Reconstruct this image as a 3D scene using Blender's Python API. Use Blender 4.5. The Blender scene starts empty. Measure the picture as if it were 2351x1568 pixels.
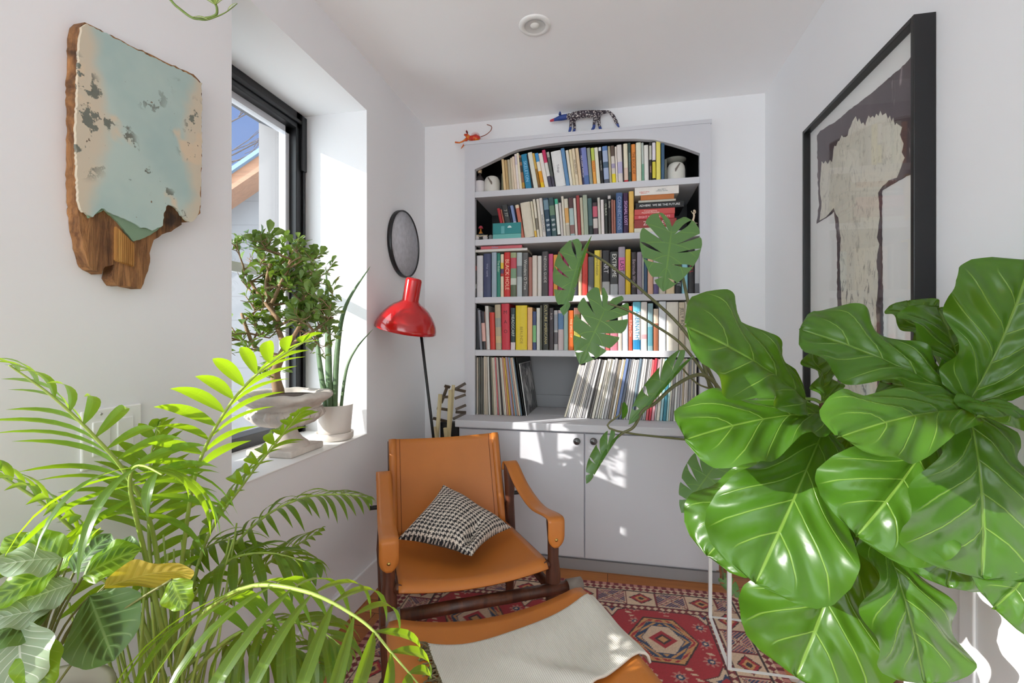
"""Sunny reading corner: leather lounge chair, arched bookcase, plants and a window recess."""
import bpy, bmesh, math, random
from mathutils import Vector, Matrix, noise
import numpy as np
PI = math.pi
SC = bpy.context.scene
COL = SC.collection
# ------------------------------------------------------------------ camera model
F, CX, CY, CAMZ = 1050.0, 1175.5, 775.0, 1.09
YAW = math.atan2(219.5, 1050.0)
FWD = Vector((-math.sin(YAW), math.cos(YAW), 0)); RGT = Vector((math.cos(YAW), math.sin(YAW), 0)); UP = Vector((0, 0, 1))
def ray(px, py): return FWD + RGT * ((px - CX) / F) + UP * ((CY - py) / F)
def org(): return Vector((0, 0, CAMZ))
def onX(px, py, X):
    r = ray(px, py); return org() + r * (X / r.x)
def onY(px, py, Y):
    r = ray(px, py); return org() + r * (Y / r.y)
def onZ(px, py, Z):
    r = ray(px, py); return org() + r * ((Z - CAMZ) / r.z)
def at(px, py, t): return org() + ray(px, py) * t
def cdir(r, u, b): return (RGT * r + UP * u - FWD * b)      # direction from right / up / towards-viewer

cam_d = bpy.data.cameras.new('camera'); cam = bpy.data.objects.new('camera', cam_d); COL.objects.link(cam)
cam.location = (0, 0, CAMZ); cam.rotation_euler = (PI / 2, 0, YAW)
cam_d.sensor_width = 36; cam_d.lens = F / 2351 * 36; cam_d.shift_y = -9 / 2351; cam_d.clip_start = .02
SC.camera = cam

# ------------------------------------------------------------------ materials
def lin(c):
    return tuple(((v / 255) / 12.92 if v <= 10 else ((v / 255 + .055) / 1.055) ** 2.4) for v in c[:3])
MATS = {}
def newmat(name):
    m = bpy.data.materials.new(name); m.use_nodes = True
    nt = m.node_tree; b = nt.nodes['Principled BSDF']
    return m, nt, b
def N(nt, t, **kw):
    n = nt.nodes.new(t)
    for k, v in kw.items(): setattr(n, k, v)
    return n
def setin(n, **kw):
    for k, v in kw.items(): n.inputs[k.replace('_', ' ')].default_value = v
def mth(nt, op, a, b=None, clamp=False):
    n = N(nt, 'ShaderNodeMath', operation=op); n.use_clamp = clamp
    for i, x in enumerate((a, b)):
        if x is None: continue
        if isinstance(x, (int, float)): n.inputs[i].default_value = x
        else: nt.links.new(x, n.inputs[i])
    return n.outputs[0]
def mixc(nt, f, a, b):
    n = N(nt, 'ShaderNodeMix', data_type='RGBA')
    for i, x in ((0, f), (6, a), (7, b)):
        if isinstance(x, (int, float)): n.inputs[i].default_value = x
        elif isinstance(x, tuple): n.inputs[i].default_value = (*x[:3], 1)
        else: nt.links.new(x, n.inputs[i])
    return n.outputs[2]
def ramp(nt, fac, lo, hi):
    n = N(nt, 'ShaderNodeMapRange'); n.inputs[1].default_value = lo; n.inputs[2].default_value = hi
    n.interpolation_type = 'SMOOTHSTEP'
    nt.links.new(fac, n.inputs[0]); return n.outputs[0]
def noisen(nt, scale, detail=3, rough=.55, vec=None, dist=0):
    n = N(nt, 'ShaderNodeTexNoise'); n.inputs['Scale'].default_value = scale; n.inputs['Detail'].default_value = detail
    n.inputs['Roughness'].default_value = rough; n.inputs['Distortion'].default_value = dist
    if vec is None:
        vec = N(nt, 'ShaderNodeTexCoord').outputs['Object']
    nt.links.new(vec, n.inputs['Vector']); return n.outputs['Fac']
def bumpn(nt, b, h, strength, dist=.002):
    n = N(nt, 'ShaderNodeBump'); n.inputs['Strength'].default_value = strength; n.inputs['Distance'].default_value = dist
    nt.links.new(h, n.inputs['Height']); nt.links.new(n.outputs[0], b.inputs['Normal'])
def stretched(nt, sx, sy, sz, kind='Object'):
    m = N(nt, 'ShaderNodeMapping'); m.inputs['Scale'].default_value = (sx, sy, sz)
    nt.links.new(N(nt, 'ShaderNodeTexCoord').outputs[kind], m.inputs['Vector']); return m.outputs[0]
def mat(name, rgb, rough=.6, var=0, vscale=20, metal=0, bump=0, bscale=80, coat=0, spec=None):
    if name in MATS: return MATS[name]
    m, nt, b = newmat(name); c = lin(rgb)
    b.inputs['Base Color'].default_value = (*c, 1); b.inputs['Roughness'].default_value = rough; b.inputs['Metallic'].default_value = metal
    if spec is not None: b.inputs['Specular IOR Level'].default_value = spec
    if coat: b.inputs['Coat Weight'].default_value = coat; b.inputs['Coat Roughness'].default_value = .05
    if var:
        f = noisen(nt, vscale)
        nt.links.new(mixc(nt, f, tuple(x * (1 - var) for x in c), tuple(min(1, x * (1 + var)) for x in c)), b.inputs['Base Color'])
    if bump: bumpn(nt, b, noisen(nt, bscale), bump)
    MATS[name] = m; return m
def vcol_mat(name, rough=.8, bump=0, bscale=300, attr='Col', sheen=0):
    m, nt, b = newmat(name); a = N(nt, 'ShaderNodeAttribute'); a.attribute_name = attr
    nt.links.new(a.outputs['Color'], b.inputs['Base Color']); b.inputs['Roughness'].default_value = rough
    if sheen: b.inputs['Sheen Weight'].default_value = sheen
    if bump: bumpn(nt, b, noisen(nt, bscale), bump, .003)
    MATS[name] = m; return m
def wood_mat(name, dark, light, scale=(3, 30, 30), rough=.5, bump=.1):
    m, nt, b = newmat(name); v = stretched(nt, *scale)
    f = noisen(nt, 1.0, 6, .65, v, .6)
    nt.links.new(mixc(nt, ramp(nt, f, .3, .7), lin(dark), lin(light)), b.inputs['Base Color'])
    b.inputs['Roughness'].default_value = rough
    if bump: bumpn(nt, b, f, bump)
    MATS[name] = m; return m
def leaf_mat(name, top, vein, back, rough=.35, trans=.3, nlat=8, slope=.9, mid=.05, latw=.05, var=.25, bump=.4, stripe=None, tcol=None, veinmix=.8):
    m, nt, b = newmat(name)
    uv = N(nt, 'ShaderNodeUVMap'); sep = N(nt, 'ShaderNodeSeparateXYZ'); nt.links.new(uv.outputs[0], sep.inputs[0])
    u, v = sep.outputs[0], sep.outputs[1]; av = mth(nt, 'ABSOLUTE', v)
    ph = mth(nt, 'FRACT', mth(nt, 'SUBTRACT', mth(nt, 'MULTIPLY', u, nlat), mth(nt, 'MULTIPLY', av, slope * nlat * .3)))
    d = mth(nt, 'ABSOLUTE', mth(nt, 'SUBTRACT', ph, .5))
    lat = mth(nt, 'SUBTRACT', 1.0, ramp(nt, d, latw * .4, latw * 1.6))
    fade = mth(nt, 'SUBTRACT', 1.0, ramp(nt, av, .75, .98)); lat = mth(nt, 'MULTIPLY', lat, mth(nt, 'MULTIPLY', fade, mth(nt, 'SUBTRACT', 1.0, ramp(nt, u, .84, .93))))
    midm = mth(nt, 'SUBTRACT', 1.0, ramp(nt, av, mid * .4, mid * 1.3))
    mask = mth(nt, 'MULTIPLY', mth(nt, 'MAXIMUM', lat, midm), veinmix)
    t = lin(top); f = noisen(nt, 9)
    base = mixc(nt, f, tuple(x * (1 - var) for x in t), tuple(min(1, x * (1 + var)) for x in t))
    if stripe:
        sm = ramp(nt, d, .12, .2); bl = mth(nt, 'MULTIPLY', sm, mth(nt, 'MULTIPLY', ramp(nt, av, .06, .2), mth(nt, 'SUBTRACT', 1.0, ramp(nt, av, .42, .52))))
        base = mixc(nt, bl, base, lin(stripe))
    base = mixc(nt, mask, base, lin(vein))
    geo = N(nt, 'ShaderNodeNewGeometry')
    col = mixc(nt, geo.outputs['Backfacing'], base, mixc(nt, mask, lin(back), lin(vein)))
    nt.links.new(col, b.inputs['Base Color']); b.inputs['Roughness'].default_value = rough
    b.inputs['Specular IOR Level'].default_value = .42
    h = mth(nt, 'SUBTRACT', mth(nt, 'MULTIPLY', mth(nt, 'COSINE', mth(nt, 'MULTIPLY', mth(nt, 'SUBTRACT', ph, .0), 2 * PI)), -.5), mask)
    bumpn(nt, b, h, bump, .004)
    tr = N(nt, 'ShaderNodeBsdfTranslucent')
    tr.inputs[0].default_value = (*lin(tcol or (150, 205, 30)), 1)
    mx = N(nt, 'ShaderNodeMixShader'); mx.inputs[0].default_value = trans
    nt.links.new(b.outputs[0], mx.inputs[1]); nt.links.new(tr.outputs[0], mx.inputs[2])
    nt.links.new(mx.outputs[0], nt.nodes['Material Output'].inputs[0])
    MATS[name] = m; return m
def glass_mat(name, tint=(1, 1, 1), refl=1.0):
    m, nt, b = newmat(name); nt.nodes.remove(b)
    tr = N(nt, 'ShaderNodeBsdfTransparent'); tr.inputs[0].default_value = (*tint, 1)
    gl = N(nt, 'ShaderNodeBsdfGlossy'); gl.inputs['Roughness'].default_value = .01
    lw = N(nt, 'ShaderNodeLayerWeight'); lw.inputs[0].default_value = .5
    fr = mth(nt, 'ADD', mth(nt, 'MULTIPLY', mth(nt, 'POWER', lw.outputs['Facing'], 5.0), .9), .035)
    mx = N(nt, 'ShaderNodeMixShader'); nt.links.new(mth(nt, 'MULTIPLY', fr, refl), mx.inputs[0])
    nt.links.new(tr.outputs[0], mx.inputs[1]); nt.links.new(gl.outputs[0], mx.inputs[2])
    nt.links.new(mx.outputs[0], nt.nodes['Material Output'].inputs[0]); MATS[name] = m; return m

# ------------------------------------------------------------------ mesh builder
class MB:
    def __init__(s): s.v = []; s.f = []; s.mi = []; s.uv = []; s.sm = []
    def add(s, vs, fs, mi=0, uvs=None, smooth=False):
        o = len(s.v); s.v += [tuple(x) for x in vs]
        s.uv += list(uvs) if uvs else [(0, 0)] * len(vs)
        for f in fs: s.f.append(tuple(i + o for i in f)); s.mi.append(mi); s.sm.append(smooth)
    def box(s, a, b, mi=0, M=None):
        x0, y0, z0 = a; x1, y1, z1 = b
        vs = [Vector(p) for p in ((x0, y0, z0), (x1, y0, z0), (x1, y1, z0), (x0, y1, z0), (x0, y0, z1), (x1, y0, z1), (x1, y1, z1), (x0, y1, z1))]
        if M: vs = [M @ p for p in vs]
        s.add(vs, [(0, 3, 2, 1), (4, 5, 6, 7), (0, 1, 5, 4), (1, 2, 6, 5), (2, 3, 7, 6), (3, 0, 4, 7)], mi)
    def bar(s, p, q, w, h, up=(0, 0, 1), mi=0):
        p, q = Vector(p), Vector(q); t = (q - p); L = t.length; t.normalize()
        x = t.cross(Vector(up)); x = x.normalized() if x.length > 1e-5 else Vector((1, 0, 0)); y = x.cross(t)
        M = Matrix((x, t, y)).transposed().to_4x4(); M.translation = p
        s.box((-w / 2, 0, -h / 2), (w / 2, L, h / 2), mi, M)
    def tube(s, pts, rad, n=8, mi=0, cap=True, flat=1.0, ref=None):
        pts = [Vector(p) for p in pts]; k = len(pts)
        if not isinstance(rad, (list, tuple)): rad = [rad] * k
        vs = []; prev = None
        for i, p in enumerate(pts):
            t = (pts[min(i + 1, k - 1)] - pts[max(i - 1, 0)])
            t = t.normalized() if t.length > 1e-9 else Vector((0, 0, 1))
            if prev is None:
                a = Vector(ref) if ref else (Vector((0, 0, 1)) if abs(t.z) < .9 else Vector((1, 0, 0)))
            else: a = prev
            x = (a - t * a.dot(t)); x = x.normalized() if x.length > 1e-6 else t.orthogonal().normalized()
            prev = x; y = t.cross(x)
            for j in range(n):
                an = 2 * PI * j / n; vs.append(p + (x * math.cos(an) + y * math.sin(an) * flat) * rad[i])
        fs = [(i * n + j, i * n + (j + 1) % n, (i + 1) * n + (j + 1) % n, (i + 1) * n + j) for i in range(k - 1) for j in range(n)]
        if cap: fs += [tuple(reversed(range(n))), tuple(range((k - 1) * n, k * n))]
        s.add(vs, fs, mi, smooth=True)
    def lathe(s, prof, c=(0, 0, 0), n=32, mi=0, M=None, squash=(1, 1)):
        vs = []
        for (r, z) in prof:
            for j in range(n):
                a = 2 * PI * j / n; vs.append(Vector((r * math.cos(a) * squash[0], r * math.sin(a) * squash[1], z)))
        if M: vs = [M @ v for v in vs]
        else: vs = [v + Vector(c) for v in vs]
        k = len(prof)
        fs = [(i * n + j, i * n + (j + 1) % n, (i + 1) * n + (j + 1) % n, (i + 1) * n + j) for i in range(k - 1) for j in range(n)]
        s.add(vs, fs, mi, smooth=True)
    def prism(s, poly, off, mi=0, mi_side=None):
        # poly: list of 3-D points (planar ring), extruded by vector off
        n = len(poly); off = Vector(off); vs = [Vector(p) for p in poly] + [Vector(p) + off for p in poly]
        from mathutils.geometry import tessellate_polygon
        tris = tessellate_polygon([[Vector(p) for p in poly]])
        s.add(vs, [tuple(t) for t in tris] + [tuple(i + n for i in reversed(t)) for t in tris], mi)
        o = len(s.v) - 2 * n
        for i in range(n):
            j = (i + 1) % n; s.f.append((o + i, o + j, o + n + j, o + n + i)); s.mi.append(mi if mi_side is None else mi_side); s.sm.append(False)
    def build(s, name, mats, parent=None, smooth=None, recalc=True, uv=False, loc=None):
        me = bpy.data.meshes.new(name); me.from_pydata([tuple(v) for v in s.v], [], s.f)
        for m in (mats if isinstance(mats, (list, tuple)) else [mats]): me.materials.append(m)
        me.polygons.foreach_set('material_index', s.mi)
        me.polygons.foreach_set('use_smooth', [smooth if smooth is not None else x for x in s.sm])
        if uv:
            l = me.uv_layers.new(name='UVMap'); idx = np.zeros(len(me.loops), dtype=np.int32); me.loops.foreach_get('vertex_index', idx)
            l.data.foreach_set('uv', np.array(s.uv, dtype=np.float32)[idx].ravel())
        me.update()
        if recalc:
            bm = bmesh.new(); bm.from_mesh(me); bmesh.ops.recalc_face_normals(bm, faces=bm.faces); bm.to_mesh(me); bm.free()
        o = bpy.data.objects.new(name, me); COL.objects.link(o)
        if parent: o.parent = parent
        if loc: o.location = loc
        return o
def rebase(o, p):
    # move a mesh object's origin to world point p (object at identity) keeping geometry in place
    p = Vector(p); o.data.transform(Matrix.Translation(-p)); o.location = p; return o
def bevel(o, w=.003, seg=2):
    m = o.modifiers.new('bevel', 'BEVEL'); m.width = w; m.segments = seg; m.limit_method = 'ANGLE'; m.angle_limit = .6
    return o
def tag(o, label, cat, group=None, kind=None):
    o['label'] = label; o['category'] = cat
    if group: o['group'] = group
    if kind: o['kind'] = kind
    return o
def struct(o): o['kind'] = 'structure'; return o
def thing(name, loc, rz=0, label='', cat='', group=None):
    o = bpy.data.objects.new(name, None); COL.objects.link(o); o.empty_display_size = .05
    o.location = loc; o.rotation_euler = (0, 0, rz)
    return tag(o, label, cat, group)
def inv(o, p):   # world -> local of an empty with loc + rz
    return Matrix.Rotation(-o.rotation_euler.z, 3, 'Z') @ (Vector(p) - Vector(o.location))
def bez(pts, n):
    # smooth curve through points (Catmull-Rom)
    P = [Vector(p) for p in pts]; out = []
    for i in range(len(P) - 1):
        p0 = P[max(i - 1, 0)]; p1 = P[i]; p2 = P[i + 1]; p3 = P[min(i + 2, len(P) - 1)]
        for k in range(n):
            t = k / n
            out.append(.5 * ((2 * p1) + (p2 - p0) * t + (2 * p0 - 5 * p1 + 4 * p2 - p3) * t * t + (3 * p1 - p0 - 3 * p2 + p3) * t ** 3))
    out.append(P[-1]); return out
def interp(tab, x):
    for (a, b), (c, d) in zip(tab, tab[1:]):
        if x <= c: return b + (d - b) * ((x - a) / (c - a) if c > a else 0)
    return tab[-1][1]
def text(body, size, M, mtl, parent, name='title', extr=.0003, ax='CENTER', spacing=1.0, line=1.0):
    cu = bpy.data.curves.new(name, 'FONT'); cu.body = body; cu.size = size; cu.align_x = ax; cu.align_y = 'CENTER'
    cu.extrude = extr; cu.space_character = spacing; cu.space_line = line; cu.resolution_u = 2
    cu.materials.append(mtl)
    o = bpy.data.objects.new(name, cu); COL.objects.link(o); o.parent = parent; o.matrix_local = M; return o
SKY = (4.75, 5.3, 5.55); SUNE = 8.5
# ------------------------------------------------------------------ the room
XL, XR, YB, ZC = -.99, .735, 2.38, 2.255
YF = -2.8                                   # room runs on behind viewer; end wall left out so sky light fills it
def wall_mat(name, rgb):
    m, nt, b = newmat(name); c = lin(rgb)
    f = noisen(nt, 1.7, 2); nt.links.new(mixc(nt, f, tuple(x * .97 for x in c), tuple(min(1, x * 1.03) for x in c)), b.inputs['Base Color'])
    b.inputs['Roughness'].default_value = .75; bumpn(nt, b, noisen(nt, 60, 4), .08, .001); MATS[name] = m; return m
W_WALL = wall_mat('wall_paint', (236, 236, 238)); W_CEIL = wall_mat('ceiling_paint', (247, 247, 248))
W_GREY = wall_mat('grey_joinery_paint', (208, 208, 214))
BLACK = mat('black_paint', (22, 22, 24), .45)

# floor: oak boards running left to right
m, nt, b = newmat('oak_boards')
v = stretched(nt, 1, 1, 1)
br = N(nt, 'ShaderNodeTexBrick'); nt.links.new(v, br.inputs['Vector'])
br.inputs['Scale'].default_value = 1; br.inputs['Brick Width'].default_value = .9; br.inputs['Row Height'].default_value = .083
br.inputs['Mortar Size'].default_value = .0015; br.inputs['Color1'].default_value = (*lin((205, 135, 75)), 1); br.inputs['Color2'].default_value = (*lin((176, 104, 52)), 1)
br.inputs['Mortar'].default_value = (*lin((70, 38, 18)), 1)
g = noisen(nt, 1, 5, .6, stretched(nt, 2.5, 45, 1), .4)
nt.links.new(mixc(nt, mth(nt, 'MULTIPLY', ramp(nt, g, .35, .75), .45), br.outputs['Color'], lin((140, 78, 36))), b.inputs['Base Color'])
b.inputs['Roughness'].default_value = .35; MATS['oak'] = m
q = MB(); q.box((XL - .2, YF, -.08), (XR + .1, YB + .4, 0)); struct(q.build('floor', MATS['oak']))
q = MB(); q.box((XL - .4, YF, ZC), (XR + .1, YB + .4, ZC + .1)); ceiling = struct(q.build('ceiling', W_CEIL))

# left wall with a deep window recess and, nearer the viewer, a second window
OY0, OY1, OZ0, OZ1 = 1.05, 1.755, .684, 2.045
WY0, WY1, WZ0, WZ1 = -.95, .50, .85, 1.80
XI = XL - .2; XO = XL - .293                # thin wall round the near window, deep recess round the far one
q = MB()
def wseg(y0, y1, z0, z1, x0=XI, x1=XL): q.box((x0, y0, z0), (x1, y1, z1))
wseg(YF, WY0, 0, ZC); wseg(WY0, WY1, 0, WZ0); wseg(WY0, WY1, WZ1, ZC); wseg(WY1, .8, 0, ZC)
X2 = XL - .52; FY1, FZ1 = OY1, OZ1
q.box((X2, .8, 0), (XL, OY0, ZC)); q.box((X2, OY0, 0), (XL, OY1, OZ0)); q.box((X2, OY0, OZ1), (XL, OY1, ZC)); q.box((X2, OY1, 0), (XL, YB + .4, ZC))
struct(q.build('wall_left', W_WALL))
q = MB(); q.box((XO, OY0, OZ0 - .001), (XL + .004, OY1, OZ0 + .004)); struct(bevel(q.build('trim_1', mat('sill_paint', (245, 245, 243), .4)), .002))
# right wall
q = MB(); q.box((XR, YF, 0), (XR + .1, YB + .4, ZC)); struct(q.build('wall_right', W_WALL))
# narrow vertical joint low on the right wall
pj = onX(2225, 1400, XR)
q = MB(); q.box((XR - .006, pj.y - .02, 0), (XR, pj.y + .02, .68)); struct(bevel(q.build('trim_2', W_WALL), .004))
# back wall with the bookcase niche cut out
NX0, NX1 = onY(1090, 500, 2.30).x, onY(1607, 500, 2.30).x
q = MB(); q.box((XL - .2, YB, 0), (NX0 - .02, YB + .4, ZC)); q.box((NX1 + .02, YB, 0), (XR + .1, YB + .4, ZC)); q.box((NX0 - .02, YB, 2.10), (NX1 + .02, YB + .4, ZC))
q.box((NX0 - .02, YB + .30, 0), (NX1 + .02, YB + .4, 2.10))
struct(q.build('wall_back', W_WALL))
q = MB(); q.box((XL, WY1 - .4, 0), (XL + .012, YB, .13)); struct(bevel(q.build('baseboard_left', W_WALL), .004))
q = MB(); q.box((XR - .012, WY1, 0), (XR, pj.y - .03, .13)); q.box((XR - .012, pj.y + .03, 0), (XR, YB, .13)); struct(bevel(q.build('baseboard_right', W_WALL), .004))
q = MB(); q.box((XL, YB - .012, 0), (-.73, YB, .13)); q.box((.49, YB - .012, 0), (XR, YB, .13)); struct(bevel(q.build('baseboard_back', W_WALL), .004))

EXT = mat('outer_jamb_grey', (92, 92, 96), .6)
q = MB(); q.box((X2, FY1 - .004, OZ0), (XO - .076, FY1, OZ1)); q.box((X2, OY0, OZ1 - .004), (XO - .076, OY1, OZ1)); struct(q.build('trim_3', EXT))
# window_1: black frame, grey rail, clear pane
MF = mat('black_window_metal', (24, 24, 27), .35); GL = glass_mat('window_glass')
wn = bpy.data.objects.new('window_1', None); COL.objects.link(wn); struct(wn); wn.location = (XO, 1.3, OZ0)
L = Vector(wn.location)
def wb(q, a, b): q.box(Vector(a) - L, Vector(b) - L)
q = MB(); xa, xb = XO - .075, XO; OA = OY0
wb(q, (xa, FY1 - .055, OZ0), (xb, FY1, FZ1)); wb(q, (xa, OA, OZ0), (xb, OA + .055, FZ1)); wb(q, (xa, OA, FZ1 - .07), (xb, FY1, FZ1)); wb(q, (xa, OA, OZ0), (xb, FY1, OZ0 + .05))
wb(q, (xb, FY1 - .022, OZ0), (xb + .010, FY1 - .008, 1.80)); wb(q, (xb, FY1 - .034, 1.80), (xb + .014, FY1 - .004, FZ1 - .012)); wb(q, (xb, OA, FZ1 - .05), (xb + .010, FY1, FZ1 - .034))
bevel(q.build('window_frame', MF, wn), .003)
q = MB(); wb(q, (xa + .01, OA + .055, FZ1 - .095), (xa + .04, FY1 - .055, FZ1 - .07)); wb(q, (xa + .01, FY1 - .078, OZ0 + .05), (xa + .04, FY1 - .055, FZ1 - .07))
wb(q, (xa + .01, OA + .055, 1.33), (xa + .04, FY1 - .055, 1.365)); q.build('sash', mat('sash_grey', (205, 205, 210), .4), wn)
q = MB(); wb(q, (xa + .022, OA + .055, OZ0 + .05), (xa + .028, FY1 - .055, FZ1 - .07)); q.build('pane', GL, wn)
# window_2: the nearer window in the same wall
wn2 = bpy.data.objects.new('window_2', None); COL.objects.link(wn2); struct(wn2); wn2.location = (XI, 0, WZ0); L = Vector(wn2.location)
q = MB()
for a, b_ in (((XI, WY0, WZ0), (XI + .05, WY0 + .05, WZ1)), ((XI, WY1 - .05, WZ0), (XI + .05, WY1, WZ1)), ((XI, WY0, WZ0), (XI + .05, WY1, WZ0 + .04)), ((XI, WY0, WZ1 - .04), (XI + .05, WY1, WZ1))): wb(q, a, b_)
q.build('window_frame', MF, wn2)

# world and sun
w = bpy.data.worlds.new('sky'); SC.world = w; w.use_nodes = True; nt = w.node_tree
bg = nt.nodes['Background']; tc = N(nt, 'ShaderNodeTexCoord')
dt = N(nt, 'ShaderNodeVectorMath', operation='DOT_PRODUCT'); dt.inputs[1].default_value = (-.66, .75, 0); nt.links.new(tc.outputs['Generated'], dt.inputs[0])
side = ramp(nt, dt.outputs['Value'], .1, .75)
sx = N(nt, 'ShaderNodeSeparateXYZ'); nt.links.new(tc.outputs['Generated'], sx.inputs[0])
hz = ramp(nt, sx.outputs[2], -.05, .55)
cl = noisen(nt, 2.2, 5, .6, tc.outputs['Generated'])
blue = mixc(nt, hz, (.42, .58, .95), (.27, .43, .88))
bright = mixc(nt, ramp(nt, cl, .35, .65), (SKY[0], SKY[1], SKY[2]), (SKY[0] * 1.1, SKY[1] * 1.1, SKY[2] * 1.1))
nt.links.new(mixc(nt, side, bright, blue), bg.inputs[0]); bg.inputs[1].default_value = 1.0
SUN = Vector((1, .70, -.48)).normalized()
sd = bpy.data.lights.new('sun', 'SUN'); sd.energy = SUNE; sd.angle = .009; sd.color = (1, .97, .91)
so = bpy.data.objects.new('sun', sd); COL.objects.link(so); so.rotation_euler = SUN.to_track_quat('-Z', 'Y').to_euler(); so.location = (-3, -2, 3)

SC.cycles.diffuse_bounces = 8; SC.cycles.max_bounces = 14; SC.cycles.transparent_max_bounces = 16
# neighbouring house seen through the window
def cpt(x, d, z): return RGT * x + FWD * d + UP * z
m, nt, b = newmat('pale_siding'); sx = N(nt, 'ShaderNodeSeparateXYZ'); nt.links.new(N(nt, 'ShaderNodeTexCoord').outputs['Object'], sx.inputs[0])
fr = mth(nt, 'FRACT', mth(nt, 'MULTIPLY', sx.outputs[2], 3.2))
nt.links.new(mixc(nt, ramp(nt, fr, .0, .05), lin((70, 71, 75)), lin((92, 93, 98))), b.inputs['Base Color']); MATS['siding'] = m
D = 6.0
hz_ = thing('house', cpt(-3.2, D, -1.5), YAW, 'pale grey neighbouring house with an orange wooden eave outside the window', 'house')
def hp(px, py, d=D): return inv(hz_, at(px, py, d))
a, c = hp(60, 767), hp(760, 290)
q = MB(); bt = 0.0
q.prism([a, c, Vector((c.x, c.y, bt)), Vector((a.x, a.y, bt))], (0, .3, 0)); q.build('siding_wall', MATS['siding'], hz_)
q = MB(); p0, p1 = hp(60, 757, D - .35), hp(760, 280, D - .35); e0, e1 = hp(60, 714, D - .35), hp(760, 237, D - .35)
q.prism([p0, p1, e1, e0], (0, .35, 0)); q.build('eave_board', wood_mat('eave_wood', (118, 80, 56), (136, 95, 68), (3, 30, 30), .6, 0), hz_)
q = MB(); p2, p3 = hp(60, 703, D - .4), hp(760, 226, D - .4)
q.prism([hp(60, 714, D - .4), hp(760, 237, D - .4), p3, p2], (0, .9, 0)); q.build('roof_edge', mat('blue_grey_flashing', (90, 115, 140), .4), hz_)
gq = MB(); gq.box((-16, 1.0, -1.62), (X2 - .02, 16, -1.5)); struct(gq.build('ground', mat('outside_ground', (150, 148, 140), .9, var=.1, vscale=2)))
# bare tree beyond it
q = MB(); random.seed(4)
def branch(p, d, L, r, lv):
    e = p + d * L; md = (p + e) / 2 + Vector((random.uniform(-1, 1), random.uniform(-1, 1), random.uniform(-1, 1))) * L * .06
    q.tube([p, md, e], [r, r * .8, r * .6], 5)
    if lv:
        for k in range(3 if lv > 1 else 4):
            nd = (d + Vector((random.uniform(-1, 1), random.uniform(-.6, .6), random.uniform(-.4, .9))) * .75).normalized()
            branch(p + d * L * random.uniform(.45, 1), nd, L * random.uniform(.55, .75), r * .55, lv - 1)
branch(Vector((0, 0, 0)), Vector((.01, 0, 1)), 7.6, .07, 0)
for z, dx in ((5.2, 1), (5.6, 1.3), (6.0, 1), (6.4, .8), (7.0, .6), (6.2, 1.2), (6.8, -.6)): branch(Vector((.1, 0, z)), Vector((dx, .1, .35)).normalized(), 1.5, .02, 3)
tr = q.build('bare_tree', mat('grey_bark', (82, 72, 70), .9)); tr.location = cpt(-7.0, 10, -1.5); tr.rotation_euler = (0, 0, YAW)
tag(tr, 'bare winter tree above the neighbouring house roof', 'tree')

# recessed ceiling light
p = onZ(1228, 58, ZC); cl = thing('recessed_light', p, 0, 'round white recessed downlight in the ceiling', 'ceiling light')
WHT = mat('white_enamel', (240, 240, 238), .35)
q = MB(); q.lathe([(.036, -.001), (.04, -.006), (.056, -.006), (.06, -.001), (.06, .0)], n=40); q.build('trim_ring', WHT, cl)
q = MB(); q.lathe([(.0385, -.006), (.034, -.003), (.02, -.0015), (.0005, -.0015)], n=32); q.build('reflector', mat('satin_reflector', (215, 215, 212), .3, metal=.2), cl)
q = MB(); q.lathe([(.0005, -.008), (.010, -.0065), (.016, -.003), (.017, -.0015)], n=24); q.build('bulb', mat('frosted_bulb', (235, 235, 230), .4), cl)
# ------------------------------------------------------------------ built-in bookcase
FY = 2.30                                           # front of the arched surround
SHELF = [1.8525, 1.602, 1.3005, 1.026]; TH = .031; LEDGE = .686
bc = thing('built_in_bookcase', (-.13, FY, 0), 0, 'grey arched built-in bookcase full of books and records above low cabinet doors', 'bookcase')
B0 = Vector(bc.location)
def bx(q, a, b, mi=0): q.box(Vector(a) - B0, Vector(b) - B0, mi)
PX0, PX1, PZ = onY(1067, 500, FY).x, onY(1632, 500, FY).x, 2.10
arch = [(1088.6, 389), (1115, 377), (1149, 360.5), (1170, 350), (1189, 343), (1220, 336.5), (1252, 331), (1300, 325), (1350, 321.5), (1411, 319), (1459, 318.5), (1504, 321), (1542, 330), (1575, 340), (1605.6, 352)]
ap = [onY(x, y, FY) for x, y in arch]; ap[0].x = NX0; ap[-1].x = NX1
q = MB(); DP = .03
def quadfront(pts):          # polygon on the front plane given by (x, z), extruded back
    q.prism([Vector((x, FY, z)) - B0 for x, z in pts], (0, DP, 0))
quadfront([(PX0, LEDGE), (NX0, LEDGE), (NX0, ap[0].z), (NX0, PZ), (PX0, PZ)])
quadfront([(NX1, LEDGE), (PX1, LEDGE), (PX1, PZ), (NX1, PZ), (NX1, ap[-1].z)])
for i in range(len(ap) - 1):
    a, c = ap[i], ap[i + 1]; quadfront([(a.x, a.z), (c.x, c.z), (c.x, PZ), (a.x, PZ)])
bx(q, (PX0, FY + DP, LEDGE), (PX0 + .02, YB, PZ)); bx(q, (PX1 - .02, FY + DP, LEDGE), (PX1, YB, PZ)); bx(q, (PX0 - .004, FY - .004, PZ), (PX1 + .004, YB, PZ + .018))
q.build('arched_surround', W_GREY, bc)
q = MB(); BK = YB + .295
bx(q, (NX0 - .015, FY + DP, SHELF[3]), (NX0, BK, 2.08)); bx(q, (NX1, FY + DP, SHELF[3]), (NX1 + .015, BK, 2.08)); bx(q, (NX0, BK - .01, SHELF[3]), (NX1, BK, 2.08)); bx(q, (NX0, FY + DP, 2.06), (NX1, BK, 2.08))
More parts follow.
